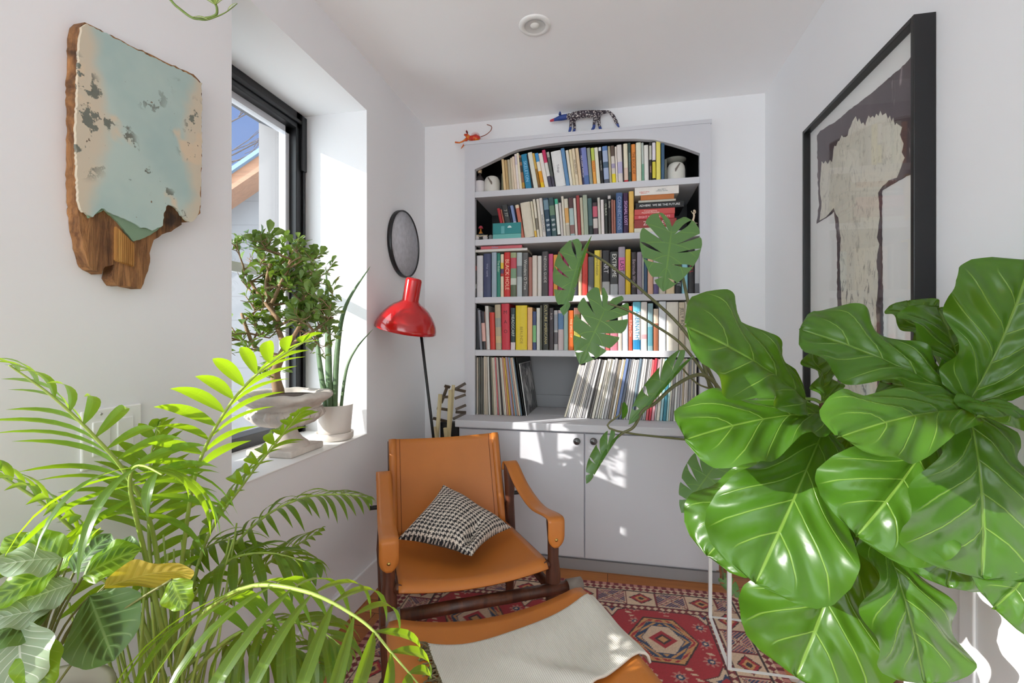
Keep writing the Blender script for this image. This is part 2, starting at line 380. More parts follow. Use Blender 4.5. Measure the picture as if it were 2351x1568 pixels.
q.build('black_lining', BLACK, bc)['label'] = 'black painted lining behind the upper shelves'
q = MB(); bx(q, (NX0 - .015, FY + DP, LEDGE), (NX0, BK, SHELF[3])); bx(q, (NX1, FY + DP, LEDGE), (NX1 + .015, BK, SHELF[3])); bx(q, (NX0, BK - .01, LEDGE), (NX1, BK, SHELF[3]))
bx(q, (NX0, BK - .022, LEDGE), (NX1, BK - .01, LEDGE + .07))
q.build('grey_lining', mat('lining_grey_paint', (150, 150, 154), .6), bc)  # record bay lining, painted a darker grey than the surround
for z in SHELF:
    q = MB(); bx(q, (NX0, FY + .002, z - TH), (NX1, BK - .01, z)); bevel(q.build('shelf', W_GREY, bc), .002)
# the low cabinet below, with its ledge
CF = 2.16; X0, X1 = -.722, .485
cb = thing('base_cabinet', (-.12, CF, 0), 0, 'light grey low cabinet with two doors and round knobs under the bookcase', 'cabinet')
C0 = Vector(cb.location)
def cx(q, a, b, mi=0): q.box(Vector(a) - C0, Vector(b) - C0, mi)
q = MB(); cx(q, (X0, CF + .018, .055), (X1, YB - .001, LEDGE - .035)); cx(q, (X0 + .01, CF + .02, 0), (X1 - .01, YB - .001, .055)); bevel(q.build('carcass', W_GREY, cb), .002)
q = MB(); cx(q, (X0, CF + .005, .0), (X1, CF + .02, .05)); q.build('kick_board', mat('kick_grey', (150, 148, 150), .6), cb)
q = MB(); cx(q, (X0 - .012, CF - .022, LEDGE - .035), (X1 + .012, YB - .001, LEDGE)); cx(q, (NX0 + .001, YB - .001, LEDGE - .035), (NX1 - .001, BK - .024, LEDGE)); bevel(q.build('ledge', W_GREY, cb), .004)
g = onY(1342, 1100, CF).x
KN = mat('pewter_knob', (120, 120, 122), .3, metal=.8)
for a, b, kx in ((X0 + .004, g - .0025, 1325), (g + .0025, X1 - .004, 1363)):
    q = MB(); cx(q, (a, CF, .062), (b, CF + .017, LEDGE - .045)); d = bevel(q.build('door', W_GREY, cb), .002)
    k = onY(kx, 1011, CF); q = MB()
    q.lathe([(.006, 0), (.006, .012), (.014, .017), (.017, .024), (.013, .031), (.0005, .033)], n=20, M=Matrix.Translation(k - C0) @ Matrix.Rotation(PI / 2, 4, 'X'))
    q.build('knob', KN, d)

# ------------------------------------------------------------------ books
PAGE = mat('page_paper', (225, 215, 195), .9)
BOOKMATS = {}
def bmat(rgb):
    k = tuple(int(v) for v in rgb)
    if k not in BOOKMATS: BOOKMATS[k] = mat('cover_%d_%d_%d' % k, k, .5, var=.08, vscale=40)
    return BOOKMATS[k]
SPY = FY + .013                                     # plane of the spines
def xpx(px, Y=SPY): return onY(px, 700, Y).x
def make_book(x, z0, th, h, lean, rgb, bands=(), txt=None, tcol=(240, 240, 235), dep=None, y=SPY, name='book', upright_text=False, pages=True, tfrac=.8, tfrom=None):
    dep = dep or min(.235, .72 * h + .01)
    q = MB(); t = th * .97; cuts = sorted({0.0, 1.0, *[v for bnd in bands for v in bnd[:2]]}); mats = [bmat(rgb)]; bw = .0016
    def midx(f):
        for b0, b1, c in bands:
            if b0 <= f < b1:
                mm = bmat(c)
                if mm not in mats: mats.append(mm)
                return mats.index(mm)
        return 0
    for a, b in zip(cuts, cuts[1:]):
        mi = midx((a + b) / 2); za, zb = a * h, b * h
        prof = [(-t / 2, .004), (-t * .36, .001), (0, 0), (t * .36, .001), (t / 2, .004), (t / 2 - bw, .006), (-t / 2 + bw, .006)]
        n = len(prof); vs = [(px, py, z) for z in (za, zb) for px, py in prof]
        q.add(vs, [(i, (i + 1) % n, (i + 1) % n + n, i + n) for i in range(n)], mi)
        if a == 0: q.add(vs[:n], [tuple(reversed(range(n)))], mi)
        if b == 1: q.add(vs[n:], [tuple(range(n))], mi)
    for sx in (-t / 2, t / 2 - bw): q.box((sx, .005, 0), (sx + bw, dep, h))
    o = q.build(name, mats)
    o.location = (x, y, z0); o.rotation_euler = (0, lean, 0)
    if pages:
        q = MB(); q.box((-t / 2 + bw, .0065, .003), (t / 2 - bw, dep - .004, h - .003)); q.build('pages', PAGE, o)
    if txt:
        tm = bmat(tcol)
        if upright_text:
            text(txt, t * .62, Matrix.Translation((0, -.0004, h * .60)) @ Matrix.Rotation(PI / 2, 4, 'X'), tm, o, line=1.9)
        else:
            sz = min(t * .85, h * tfrac / (.60 * len(txt)))
            zc = h * (tfrom if tfrom else .5)
            text(txt, sz, Matrix.Translation((0, -.0004, zc)) @ Matrix.Rotation(PI / 2, 4, 'Y') @ Matrix.Rotation(PI / 2, 4, 'X'), tm, o)
    return o
def row(specs, ox, oy, k, zs, shelf, group, base=None, other=None):
    """specs: (x0, x1, ytop, lean_deg, colour name, rgb, extras) in the measuring grid of that part of the shelf"""
    res = []
    for sp in specs:
        x0, x1, yt, lean, nm, rgb = sp[:6]; ex = sp[6] if len(sp) > 6 else {}
        pa, pb = ox + x0 * k, ox + x1 * k; xa, xb = xpx(pa), xpx(pb)
        th = (xb - xa) * math.cos(math.radians(lean)) * .985; pc = (pa + pb) / 2
        ztop = onY(pc, oy + yt * k, SPY).z; h = (ztop - zs) / math.cos(math.radians(lean))
        si = SHELF.index(zs)
        if si: h = min(h, (SHELF[si - 1] - TH - zs - .003) / math.cos(math.radians(lean)))
        # a leaning book rests on one lower corner: lift the pivot so that corner touches the shelf
        lift = th / 2 * abs(math.sin(math.radians(lean)))
        jit = random.uniform(0, .006) if not ex.get('y') else ex['y']
        kw = {a: b for a, b in ex.items() if a not in ('y', 'lab')}
        o = make_book((xa + xb) / 2, zs + lift + .0003, th, h - lift, -math.radians(lean), rgb, y=SPY + jit, **kw)
        size = 'slim' if th < .0125 else ('thick' if th > .024 else 'paperback')
        res.append((o, nm, size))
    return res
USED = set()
def uniq(lab):
    assert lab not in USED, lab
    USED.add(lab); return lab
def label_row(res, shelf, group):
    names = [nm for _, nm, _ in res]; labs = []
    for i, (o, nm, size) in enumerate(res):
        L_ = names[i - 1] if i else None; R_ = names[i + 1] if i + 1 < len(res) else None
        w = {'slim': f'slim {nm} book', 'thick': f'thick {nm} book', 'paperback': f'{nm} book'}[size]
        if L_ and R_: lab = f'{w} on {shelf}, between {L_} and {R_} ones'
        elif R_: lab = f'{w} first from left on {shelf}, beside {R_} one'
        else: lab = f'{w} last upright one on {shelf}, beside {L_} one'
        labs.append(lab)
    cnt = {}
    for l in labs: cnt[l] = cnt.get(l, 0) + 1
    for i, (o, nm, size) in enumerate(res):
        lab = labs[i]
        if cnt[lab] > 1:
            # count along from the closest single-colour landmark
            j = min((j for j in range(len(names)) if names.count(names[j]) == 1), key=lambda j: abs(j - i))
            d = i - j; od = ['', 'first', 'second', 'third', 'fourth', 'fifth', 'sixth', 'seventh', 'eighth'][abs(d)]
            lab = f"{nm} book on {shelf}, {od} to the {'right' if d > 0 else 'left'} of {names[j]} one"
        tag(o, uniq(lab), 'book', group)
random.seed(11)
K1, K2 = 270 / 2351, 280 / 2351
WHI, CRE = (228, 226, 220), (222, 212, 190)
T1 = row([
 (600, 645, 740, 0, 'short olive', (120, 120, 95), dict(y=.02)),
 (660, 713, 475, 4.5, 'tan yellow', (225, 195, 145)), (715, 770, 490, 4.5, 'dull gold', (190, 160, 110)), (771, 833, 478, 4.5, 'stone', (186, 176, 150)),
 (834, 880, 450, 4.5, 'oatmeal', (215, 200, 175)), (881, 930, 420, 5, 'peach cream', (232, 212, 190)), (931, 984, 368, 5, 'pale pink', (232, 222, 218), dict(bands=[(.7, .95, (205, 195, 205))])),
 (985, 1033, 350, 5.5, 'pale cream', (236, 226, 200)), (1035, 1092, 395, 7, 'patchwork', (150, 105, 75), dict(bands=[(.05, .2, (190, 150, 60)), (.5, .7, (60, 55, 50)), (.8, .93, (60, 60, 58))])),
 (1098, 1224, 368, 8, 'teal blue', (28, 128, 168), dict(txt='SKELETON', tcol=(150, 205, 235), tfrac=.6)), (1225, 1262, 380, 9.5, 'thin black', (30, 28, 30)),
 (1264, 1356, 335, 10, 'off white', (224, 224, 212)), (1358, 1408, 350, 10.5, 'brown gold', (150, 110, 40), dict(bands=[(.55, 1, (205, 165, 75)), (0, .1, (120, 80, 40))])),
 (1410, 1482, 350, 10.5, 'sky and amber', (235, 160, 30), dict(bands=[(.75, 1, (60, 145, 205)), (.48, .75, (235, 230, 215)), (0, .15, (235, 195, 20))])),
 (1484, 1566, 345, 11, 'ivory', (235, 228, 222)), (1568, 1640, 280, 11, 'pink topped', (225, 222, 218), dict(bands=[(.66, 1, (200, 45, 95)), (0, .3, (75, 70, 90))])),
 (1642, 1696, 330, 10, 'charcoal', (90, 95, 90), dict(bands=[(0, .3, (72, 68, 85)), (.85, 1, (180, 180, 170))])),
 (1700, 1912, 300, 8.5, 'wide white', (228, 228, 228), dict(txt='Trilogy', tcol=(110, 105, 120), tfrac=.35)), (1914, 1990, 245, 8.5, 'cornflower', (98, 142, 185)),
 (1992, 2050, 290, 7.5, 'warm white', (232, 226, 212)), (2051, 2110, 275, 7, 'faint yellow', (228, 214, 180)), (2111, 2175, 262, 7, 'lettered cream', (226, 210, 182), dict(txt='AN AFRICAN', tcol=(110, 95, 80), tfrac=.6)),
 (2176, 2243, 255, 6.5, 'sand', (226, 200, 165)), (2246, 2312, 250, 6, 'navy', (48, 50, 92), dict(txt='NUCLEAR WINTER', tcol=(210, 205, 215))),
], 1080, 310, K1, SHELF[0], '', '')
T2 = row([
 (12, 116, 235, 5.5, 'lavender blue', (120, 130, 190), dict(bands=[(0, .25, (80, 110, 165))])), (118, 184, 240, 5, 'grey green', (150, 158, 148)),
 (188, 254, 240, 4.5, 'lime and orange', (232, 165, 75), dict(bands=[(.65, 1, (190, 205, 90))], txt='MODERN', tcol=(200, 90, 30), tfrac=.5)), (256, 328, 235, 4.5, 'creamy white', (228, 226, 208)),
 (332, 387, 225, 4, 'white capped black', (35, 35, 36), dict(bands=[(.9, 1, (225, 225, 230))], txt='NO MORE', tcol=(180, 180, 170))), (396, 500, 205, 3.5, 'pale blue', (165, 180, 210), dict(bands=[(.88, 1, (95, 130, 185)), (.42, .58, (70, 95, 120)), (0, .12, (85, 90, 105))])),
 (502, 548, 205, 3, 'khaki', (190, 180, 150)), (552, 626, 195, 3, 'striped brown', (215, 208, 200), dict(bands=[(.72, 1, (95, 78, 68)), (0, .25, (235, 215, 50)), (.4, .52, (165, 155, 185))])),
 (628, 666, 215, 2.5, 'eggshell', (232, 222, 212)), (668, 764, 180, 2.5, 'lilac patched', (220, 212, 208), dict(bands=[(.25, .55, (185, 178, 210))])), (766, 780, 180, 2, 'hairline black', (45, 42, 40)),
 (782, 866, 160, 1.5, 'red footed cream', (232, 224, 198), dict(bands=[(0, .06, (190, 20, 45)), (.06, .38, (222, 196, 178))])), (870, 926, 145, 1.5, 'spiral green', (52, 75, 70), dict(txt='XXXXXXXXXXXX', tcol=(170, 190, 180), tfrac=.9)),
 (932, 1016, 165, 1.5, 'orange', (228, 140, 62), dict(txt='THE BOOK OF', tcol=(120, 60, 20), tfrac=.6)), (1020, 1122, 132, 1, 'milk white', (230, 232, 212)),
 (1126, 1172, 138, 1, 'mint', (185, 195, 188), dict(bands=[(0, .45, (115, 165, 140))])), (1174, 1262, 185, 1, 'plain white', (230, 228, 222)),
 (1268, 1318, 140, .5, 'black and cream', (40, 36, 38), dict(bands=[(.55, .92, (200, 200, 188))], txt='CHAOS', tcol=(215, 170, 160), tfrac=.4, tfrom=.3)), (1326, 1396, 120, .5, 'yellow labelled black', (34, 32, 32), dict(bands=[(.52, .97, (228, 222, 232)), (.06, .48, (222, 208, 70))])),
 (1402, 1488, 104, .3, 'tall yellow', (236, 222, 110), dict(y=.001)), (1494, 1562, 145, 0, 'petrol blue', (58, 90, 120)), (1568, 1625, 420, 0, 'short grey', (120, 122, 112), dict(y=.03)),
], 1340, 310, K2, SHELF[0], '', '')
label_row(T1 + T2, 'top shelf', 'books on the top shelf')
S1 = row([
 (650, 712, 500, 12, 'crimson', (165, 28, 40)), (714, 745, 520, 12, 'brick', (175, 110, 90)), (748, 872, 430, 12, 'numbered black', (45, 46, 46), dict(txt='7 77', tcol=(180, 180, 170), tfrac=.3, tfrom=.75)),
 (874, 908, 450, 12, 'midnight', (28, 40, 66)), (910, 975, 440, 11, 'denim', (125, 145, 190), dict(bands=[(.1, .5, (200, 205, 215))])), (1000, 1076, 425, 10, 'brick and cream', (196, 110, 88), dict(bands=[(.9, 1, (225, 205, 180))])),
 (1080, 1284, 375, 8, 'wide cream', (216, 207, 188)), (1287, 1332, 360, 7.5, 'straw', (216, 206, 182), dict(bands=[(0, .18, (220, 175, 70))])), (1334, 1386, 318, 7, 'ivory', (222, 214, 196), dict(bands=[(.2, .5, (130, 122, 108))])),
 (1388, 1445, 310, 6, 'parchment', (220, 212, 198)), (1447, 1512, 295, 6, 'grey lettered white', (212, 206, 202), dict(txt='KNAUSGAARD', tcol=(90, 90, 90), tfrac=.5, tfrom=.35)),
 (1516, 1624, 290, 5.5, 'deep teal', (38, 66, 88), dict(bands=[(.7, .95, (110, 140, 155))], txt='B  B  B', tcol=(210, 220, 225), tfrac=.5, tfrom=.3)), (1627, 1736, 290, 5.5, 'forest teal', (46, 78, 82), dict(bands=[(.55, .8, (100, 130, 105))], txt='B  B  B', tcol=(210, 220, 225), tfrac=.5, tfrom=.3)),
 (1742, 1808, 315, 5, 'aqua topped white', (222, 226, 220), dict(bands=[(.86, 1, (60, 175, 140)), (0, .05, (30, 30, 30))])), (1812, 1862, 390, 4.5, 'rosy white', (205, 196, 192)),
 (1866, 1914, 258, 4, 'tall cream', (222, 214, 198)), (1916, 1996, 310, 4, 'amber patched', (212, 205, 188), dict(bands=[(.35, .75, (218, 165, 95)), (.0, .3, (190, 180, 165))])),
 (2000, 2092, 290, 3.5, 'pale aqua', (170, 190, 190), dict(bands=[(.72, 1, (80, 52, 55)), (.05, .28, (140, 100, 95))])), (2096, 2148, 300, 3.5, 'chalk', (218, 208, 198)), (2150, 2216, 240, 3, 'rust red', (160, 62, 62)),
 (2220, 2278, 285, 3, 'sand', (196, 188, 165)), (2282, 2345, 236, 2.5, 'sage', (160, 170, 150)),
], 1080, 420, K1, SHELF[1], '', '')
S2 = row([
 (12, 96, 228, 2.5, 'pale sage', (172, 182, 165)), (102, 186, 292, 2.5, 'bottle green', (70, 100, 102), dict(bands=[(.0, .25, (30, 45, 45))])), (188, 282, 375, 2, 'pink labelled', (70, 50, 58), dict(bands=[(.55, .88, (195, 90, 110)), (.2, .5, (205, 195, 190))])),
 (286, 338, 275, 2, 'dove grey', (205, 200, 192)), (342, 404, 320, 1.5, 'bright white', (226, 216, 214)), (408, 472, 308, 1.5, 'lettered black', (48, 50, 46), dict(txt='Oh BLACK', tcol=(190, 195, 175), tfrac=.5, tfrom=.7)),
 (476, 536, 225, 1, 'white tipped black', (36, 32, 30), dict(bands=[(.9, .98, (200, 195, 195))], txt='Stories', tcol=(225, 220, 205), tfrac=.4, tfrom=.75)), (540, 582, 318, 1, 'rosewood', (160, 105, 95)), (584, 622, 325, 1, 'terracotta', (180, 115, 98)),
 (628, 758, 186, .5, 'slate blue', (66, 92, 135), dict(txt='CONNECTIONS', tcol=(150, 165, 200), tfrac=.75)), (766, 866, 186, .5, 'purple', (58, 22, 66), dict(bands=[(.14, .9, (58, 22, 66))], txt='SIGNAL LOST', tcol=(215, 170, 220), tfrac=.75)), (874, 972, 160, .3, 'mustard', (226, 180, 90)),
], 1340, 420, K2, SHELF[1], '', '')
label_row(S1 + S2, 'second shelf', 'books on the second shelf')
T3 = row([
 (86, 118, 258, 0, 'speckled black', (52, 46, 46), dict(bands=[(.6, .7, (150, 60, 55)), (.2, .3, (160, 155, 150))])), (122, 248, 320, 0, 'pearl white', (205, 203, 206)), (252, 410, 280, 0, 'navy', (62, 68, 102), dict(txt='TITLE  NAME', tcol=(170, 175, 200), tfrac=.35, tfrom=.62)),
 (414, 518, 252, 0, 'ice blue', (155, 172, 185)), (522, 594, 270, 0, 'emerald', (38, 130, 112), dict(txt='The Elder', tcol=(190, 215, 195), tfrac=.4, tfrom=.7)), (598, 662, 292, 0, 'yellow banded', (225, 208, 180), dict(bands=[(.66, .8, (225, 190, 60)), (.55, .66, (90, 60, 100)), (.48, .55, (180, 60, 55))])),
 (666, 792, 250, 0, 'scarlet', (200, 42, 38), dict(txt='BLACK HOLE', tcol=(245, 195, 165), tfrac=.85)), (796, 918, 258, 0, 'pink and sage', (200, 120, 110), dict(bands=[(.88, 1, (150, 160, 120)), (.64, .88, (190, 70, 85)), (.42, .64, (120, 150, 120)), (.27, .42, (195, 200, 188)), (0, .27, (90, 100, 75))])),
 (922, 1032, 258, 0, 'silver grey', (178, 186, 188), dict(bands=[(.45, .7, (120, 130, 135))])), (1036, 1150, 260, 0, 'graphite', (92, 92, 92), dict(txt='Wonders O True', tcol=(200, 200, 195))), (1158, 1232, 350, 0, 'dusty rose', (165, 110, 98)),
 (1236, 1332, 320, 0, 'bone white', (214, 202, 192)), (1336, 1422, 322, 0, 'cool white', (212, 206, 200)), (1426, 1556, 238, 0, 'dark pewter', (66, 62, 64), dict(txt='NEVADA GUIDE', tcol=(185, 180, 175), tfrac=.6, tfrom=.6)),
 (1560, 1652, 285, 0, 'magenta', (196, 72, 118)), (1656, 1742, 300, 0, 'marigold', (226, 150, 62)), (1746, 1850, 240, 0, 'red topped', (150, 45, 50), dict(bands=[(0, .6, (150, 35, 90))])), (1854, 1960, 270, 0, 'berry', (140, 25, 75)), (1964, 2060, 260, 0, 'faded cream', (205, 190, 170)), (2064, 2150, 300, 0, 'inky', (50, 52, 66)), (2154, 2228, 250, 0, 'buff', (205, 180, 150)),
 (2232, 2346, 180, 0, 'poppy red', (205, 62, 52)),
], 1080, 550, K1, SHELF[2], '', '')
T4 = row([
 (84, 202, 330, 0, 'mid grey', (92, 94, 98)), (206, 318, 205, 0, 'lemon', (226, 205, 70), dict(txt='Introduction', tcol=(120, 100, 40), tfrac=.6, tfrom=.65)), (322, 346, 200, 0, 'tan sliver', (190, 165, 125)),
 (350, 506, 205, 0, 'black and white', (40, 36, 42), dict(bands=[(0, .3, (170, 168, 168))], txt='ART', tcol=(205, 200, 205), tfrac=.35, tfrom=.62)), (510, 664, 232, 0, 'coal', (58, 58, 58), dict(bands=[(0, .25, (170, 172, 175))], txt='EXTREME', tcol=(225, 225, 218), tfrac=.55, tfrom=.68)),
 (670, 802, 138, 0, 'pink and lilac', (160, 150, 162), dict(bands=[(.5, .78, (215, 110, 165))], txt='LAST', tcol=(40, 30, 50), tfrac=.5, tfrom=.6)), (806, 910, 182, 0, 'egg yellow', (226, 190, 28)), (918, 1022, 240, 0, 'lettered dark', (52, 44, 46), dict(txt='Bermuda World', tcol=(170, 150, 160))),
 (1028, 1126, 240, 0, 'mauve', (150, 140, 155)), (1130, 1162, 250, 0, 'white sliver', (210, 210, 205)), (1166, 1232, 300, 0, 'dark denim', (60, 88, 118)), (1236, 1342, 290, 0, 'coral', (222, 176, 150)), (1346, 1446, 270, 0, 'violet footed', (205, 200, 205), dict(bands=[(0, .25, (98, 88, 135))])),
 (1450, 1582, 300, 0, 'beige', (205, 196, 180)), (1588, 1760, 290, 0, 'sandstone', (216, 196, 160)), (1766, 1892, 320, 0, 'jet', (36, 36, 38), dict(txt='NIGHT', tcol=(180, 190, 190), tfrac=.4, tfrom=.4)), (1896, 2014, 330, 0, 'cyan', (140, 195, 210)),
 (2020, 2142, 155, 0, 'red lettered black', (34, 32, 34), dict(txt='KILL', tcol=(190, 40, 50), tfrac=.4, tfrom=.55)), (2148, 2262, 70, 0, 'marbled grey', (180, 180, 184), dict(bands=[(0, .2, (90, 90, 95))])),
], 1340, 550, K2, SHELF[2], '', '')
label_row(T3 + T4, 'third shelf', 'books on the third shelf')
R1 = row([
 (104, 178, 200, 0, 'black', (26, 28, 36)), (182, 236, 235, 3, 'steel grey', (128, 130, 140)), (240, 312, 262, 3, 'pink bodied', (222, 175, 165), dict(bands=[(.7, 1, (40, 36, 48)), (0, .22, (45, 42, 44))])), (315, 388, 150, 2.5, 'porcelain', (208, 206, 202)),
 (396, 496, 280, 1.5, 'signal red', (205, 58, 46)), (500, 620, 122, 1.5, 'mottled beige', (182, 168, 140), dict(bands=[(.5, .7, (150, 155, 145)), (.15, .3, (205, 185, 140))])), (626, 792, 104, 1, 'crimson', (200, 50, 66), dict(txt='M\nA\nO', tcol=(95, 18, 30), upright_text=True)),
 (796, 892, 190, 0, 'dark teal', (38, 58, 62), dict(bands=[(0, .18, (218, 205, 210))], txt='HEADSCARF', tcol=(195, 205, 200), tfrac=.7, tfrom=.58)), (898, 1132, 140, 0, 'yellow', (226, 200, 38), dict(txt='BERLINDE', tcol=(150, 125, 20), tfrac=.42, tfrom=.33)),
 (1136, 1236, 180, 0, 'apricot', (232, 180, 128)), (1240, 1312, 262, 0, 'green banded navy', (62, 76, 118), dict(bands=[(.2, .64, (125, 185, 125))])), (1316, 1392, 192, 0, 'frost white', (212, 212, 206)), (1394, 1434, 140, 0, 'dark olive', (98, 98, 86)),
 (1438, 1566, 112, 0, 'gilt lettered black', (40, 40, 34), dict(txt='CULTURE AMERICANA', tcol=(190, 178, 120), tfrac=.85, tfrom=.55)), (1570, 1662, 192, 0, 'aubergine', (58, 48, 52), dict(txt='A Life', tcol=(190, 180, 180), tfrac=.25, tfrom=.8)), (1666, 1746, 240, 0, 'pale grey', (186, 182, 182), dict(bands=[(.15, .45, (95, 90, 95)), (.5, .9, (150, 155, 165))])),
 (1750, 1862, 235, 0, 'blue and mauve', (202, 184, 186), dict(bands=[(.52, .92, (92, 128, 170))])), (1866, 1950, 240, 0, 'duck egg', (170, 192, 186)), (1954, 2062, 240, 0, 'tangerine', (228, 105, 32), dict(txt='THE SPELL OF', tcol=(250, 205, 160), tfrac=.55, tfrom=.55)),
 (2066, 2206, 190, 0, 'citron and black', (150, 145, 55), dict(bands=[(.85, 1, (130, 85, 70)), (.5, .85, (90, 86, 40)), (0, .35, (190, 190, 60))])), (2212, 2345, 120, 0, 'linen', (200, 194, 188)),
], 1080, 685, K1, SHELF[3], '', '')
R2 = row([
 (10, 96, 200, 0, 'blush', (205, 170, 170)), (100, 190, 260, 0, 'ecru', (205, 195, 175)), (194, 300, 180, 0, 'pine', (70, 92, 84)), (304, 420, 230, 0, 'ash', (180, 180, 184)), (424, 506, 430, 0, 'coral red', (215, 95, 95)),
 (510, 662, 440, 0, 'old rose', (205, 122, 140)), (666, 744, 330, 0, 'vellum', (214, 202, 190)), (748, 862, 95, 0, 'bluish white', (208, 216, 226)), (866, 946, 150, 0, 'vermilion', (214, 92, 68), dict(txt='El Puro Cine', tcol=(245, 205, 190), tfrac=.6)),
 (952, 1102, 66, 0, 'cyan splashed', (222, 228, 230), dict(bands=[(.8, 1, (110, 195, 220)), (.02, .22, (35, 135, 190))], txt='ABERNATHY', tcol=(40, 135, 175), tfrac=.6)), (1106, 1228, 68, 0, 'pink striped white', (226, 220, 214), dict(bands=[(.24, .33, (232, 165, 170))])),
 (1238, 1342, 95, 0, 'sea green', (140, 170, 178), dict(bands=[(.1, .5, (90, 150, 165))])), (1350, 1446, 200, 0, 'copper brown', (160, 96, 66), dict(bands=[(.65, 1, (215, 195, 175))])), (1452, 1592, 60, 0, 'powder white', (218, 222, 228)), (1596, 1832, 70, 0, 'broad ivory', (224, 218, 206)),
 (1838, 1952, 75, 0, 'parchment', (206, 192, 168), dict(txt='JELLY ROLL', tcol=(52, 40, 36), tfrac=.6, tfrom=.65)), (1956, 2104, 60, 0, 'clotted cream', (212, 206, 192)), (2112, 2268, 22, 0, 'maroon', (98, 36, 52), dict(bands=[(.5, .62, (150, 100, 100))])),
], 1340, 685, K2, SHELF[3], '', '')
label_row(R1 + R2, 'fourth shelf', 'books on the fourth shelf')

# books lying flat
def flat_book(px0, px1, py0, py1, rgb, lab, txt=None, tcol=(240, 240, 235), zb=None, dep=.17, group='books stacked flat on the second shelf', y=SPY, name='book', tx=.5, tw=.8, bands=None):
    a, b = onY(px0, py1, y), onY(px1, py0, y); zc = (px0 + px1) / 2
    z0 = zb; h = b.z - onY(px1, py1 - (py1 - py0) * 0, y).z
    q = MB(); Wd = b.x - a.x; hh = h
    q.box((0, 0, 0), (Wd, dep, .0018)); q.box((0, 0, hh - .0018), (Wd, dep, hh)); q.box((0, 0, .0018), (Wd, .003, hh - .0018))
    o = bevel(q.build(name, bmat(rgb)), .001); o.location = (a.x, y, z0)
    q = MB(); q.box((.003, .004, .002), (Wd - .003, dep - .003, hh - .002)); q.build('pages', PAGE, o)
    if txt:
        sz = min(hh * .8, Wd * tw / (.6 * max(len(l) for l in txt.split('\n'))) )
        if '\n' in txt: sz = min(sz, hh * .42)
        text(txt, sz, Matrix.Translation((Wd * tx, -.0004, hh * .5)) @ Matrix.Rotation(PI / 2, 4, 'X'), bmat(tcol), o, line=.8)
    tag(o, uniq(lab), 'book', group); return z0 + hh, o
z = SHELF[1] + .0004
def crop4(x, y): return 1340 + x * K2, 420 + y * K2
def fb(x0, x1, hpx, rgb, lab, **kw):
    global z
    p0 = crop4(x0, 0)[0]; p1 = crop4(x1, 0)[0]; z, o = flat_book(p0, p1, 500, 500 + hpx * K2, rgb, lab, zb=z, **kw); z += .0003; return o
fb(976, 1700, 88, (215, 212, 196), 'pale grey book lying flat at the bottom of the second shelf stack')
fb(976, 1790, 165, (150, 50, 48), 'red and black book lying flat second from the bottom of stack', txt='ZOMBIES', tcol=(235, 205, 200), tw=.6)
fb(978, 1750, 85, (196, 62, 70), 'deep pink book lying flat in the middle of second shelf stack', txt='EIGHT MILLION WAYS', tcol=(245, 190, 190), tw=.85)
fb(980, 1760, 115, (200, 78, 74), 'red book with white title lying flat below the black one', txt='Conversations\nMasterful Drawings', tcol=(245, 215, 205), tw=.6, tx=.4)
fb(1000, 1935, 125, (24, 24, 26), 'black book with white title lying flat in second shelf stack', txt='ADHERE  WE BE THE FUTURE', tcol=(240, 240, 240), tw=.92)
fb(1055, 1780, 42, (188, 184, 172), 'thin grey book lying flat under the orange brown one')
fb(1100, 1745, 98, (188, 112, 55), 'orange brown book lying flat under the white one')
o = fb(985, 1835, 165, (232, 226, 220), 'white book lying flat on top of second shelf stack', txt='Jane ABC\'s\nUnlikely Stories', tcol=(110, 120, 125), tw=.4, tx=.62)
text('*BEST*', .016, Matrix.Translation((.045, -.0004, .012)) @ Matrix.Rotation(PI / 2, 4, 'X'), bmat((215, 110, 100)), o)
def c5(x): return 1080 + x * K1
zt = max((o.matrix_basis @ Vector((0, 0, max(v.co.z for v in o.data.vertices)))).z for o, n, s in T3[:9]) + .0005
zt2, o = flat_book(c5(70), c5(1138), 573, 579, (214, 210, 204), 'white board book lying flat over the books on third shelf', zb=zt, group='books lying flat over the third shelf row')
flat_book(c5(205), c5(1030), 566, 573, (205, 98, 108), 'pink book lying flat on the white board over third shelf', zb=zt2 + .0003, group='books lying flat over the third shelf row', txt='Colour', tcol=(120, 170, 205), tw=.2, tx=.35)

# ------------------------------------------------------------------ records
LPZ = LEDGE + .0004
def record(x, th, lean, h, rgb, lab, y=SPY - .004, rz=0):
    q = MB(); t = th * .94
    q.box((-t / 2, 0, 0), (t / 2, .308, h)); o = bevel(q.build('record_sleeve', bmat(rgb)), min(.0012, t * .3), 1)
    o.location = (x, y + random.uniform(0, .012), LPZ + t / 2 * abs(math.sin(lean))); o.rotation_euler = (0, -lean, rz)
    tag(o, uniq(lab), 'record', 'records on the ledge'); return o
GREYS = [('grey', (170, 168, 160)), ('pale grey', (205, 204, 200)), ('warm grey', (188, 176, 162)), ('dark grey', (98, 96, 90)), ('beige', (205, 192, 172)), ('off white', (222, 220, 214)), ('brown', (110, 92, 78)), ('olive grey', (136, 134, 116)), ('rosy beige', (205, 170, 158)), ('stone', (190, 186, 178))]
ORD = lambda n: f"{n}{'th' if 10 <= n % 100 <= 20 else {1: 'st', 2: 'nd', 3: 'rd'}.get(n % 10, 'th')}"
random.seed(5)
xa, xb = xpx(1094), xpx(1201); n = 30; wts = [random.uniform(.6, 1.5) for _ in range(n)]; s = sum(wts); x = xa
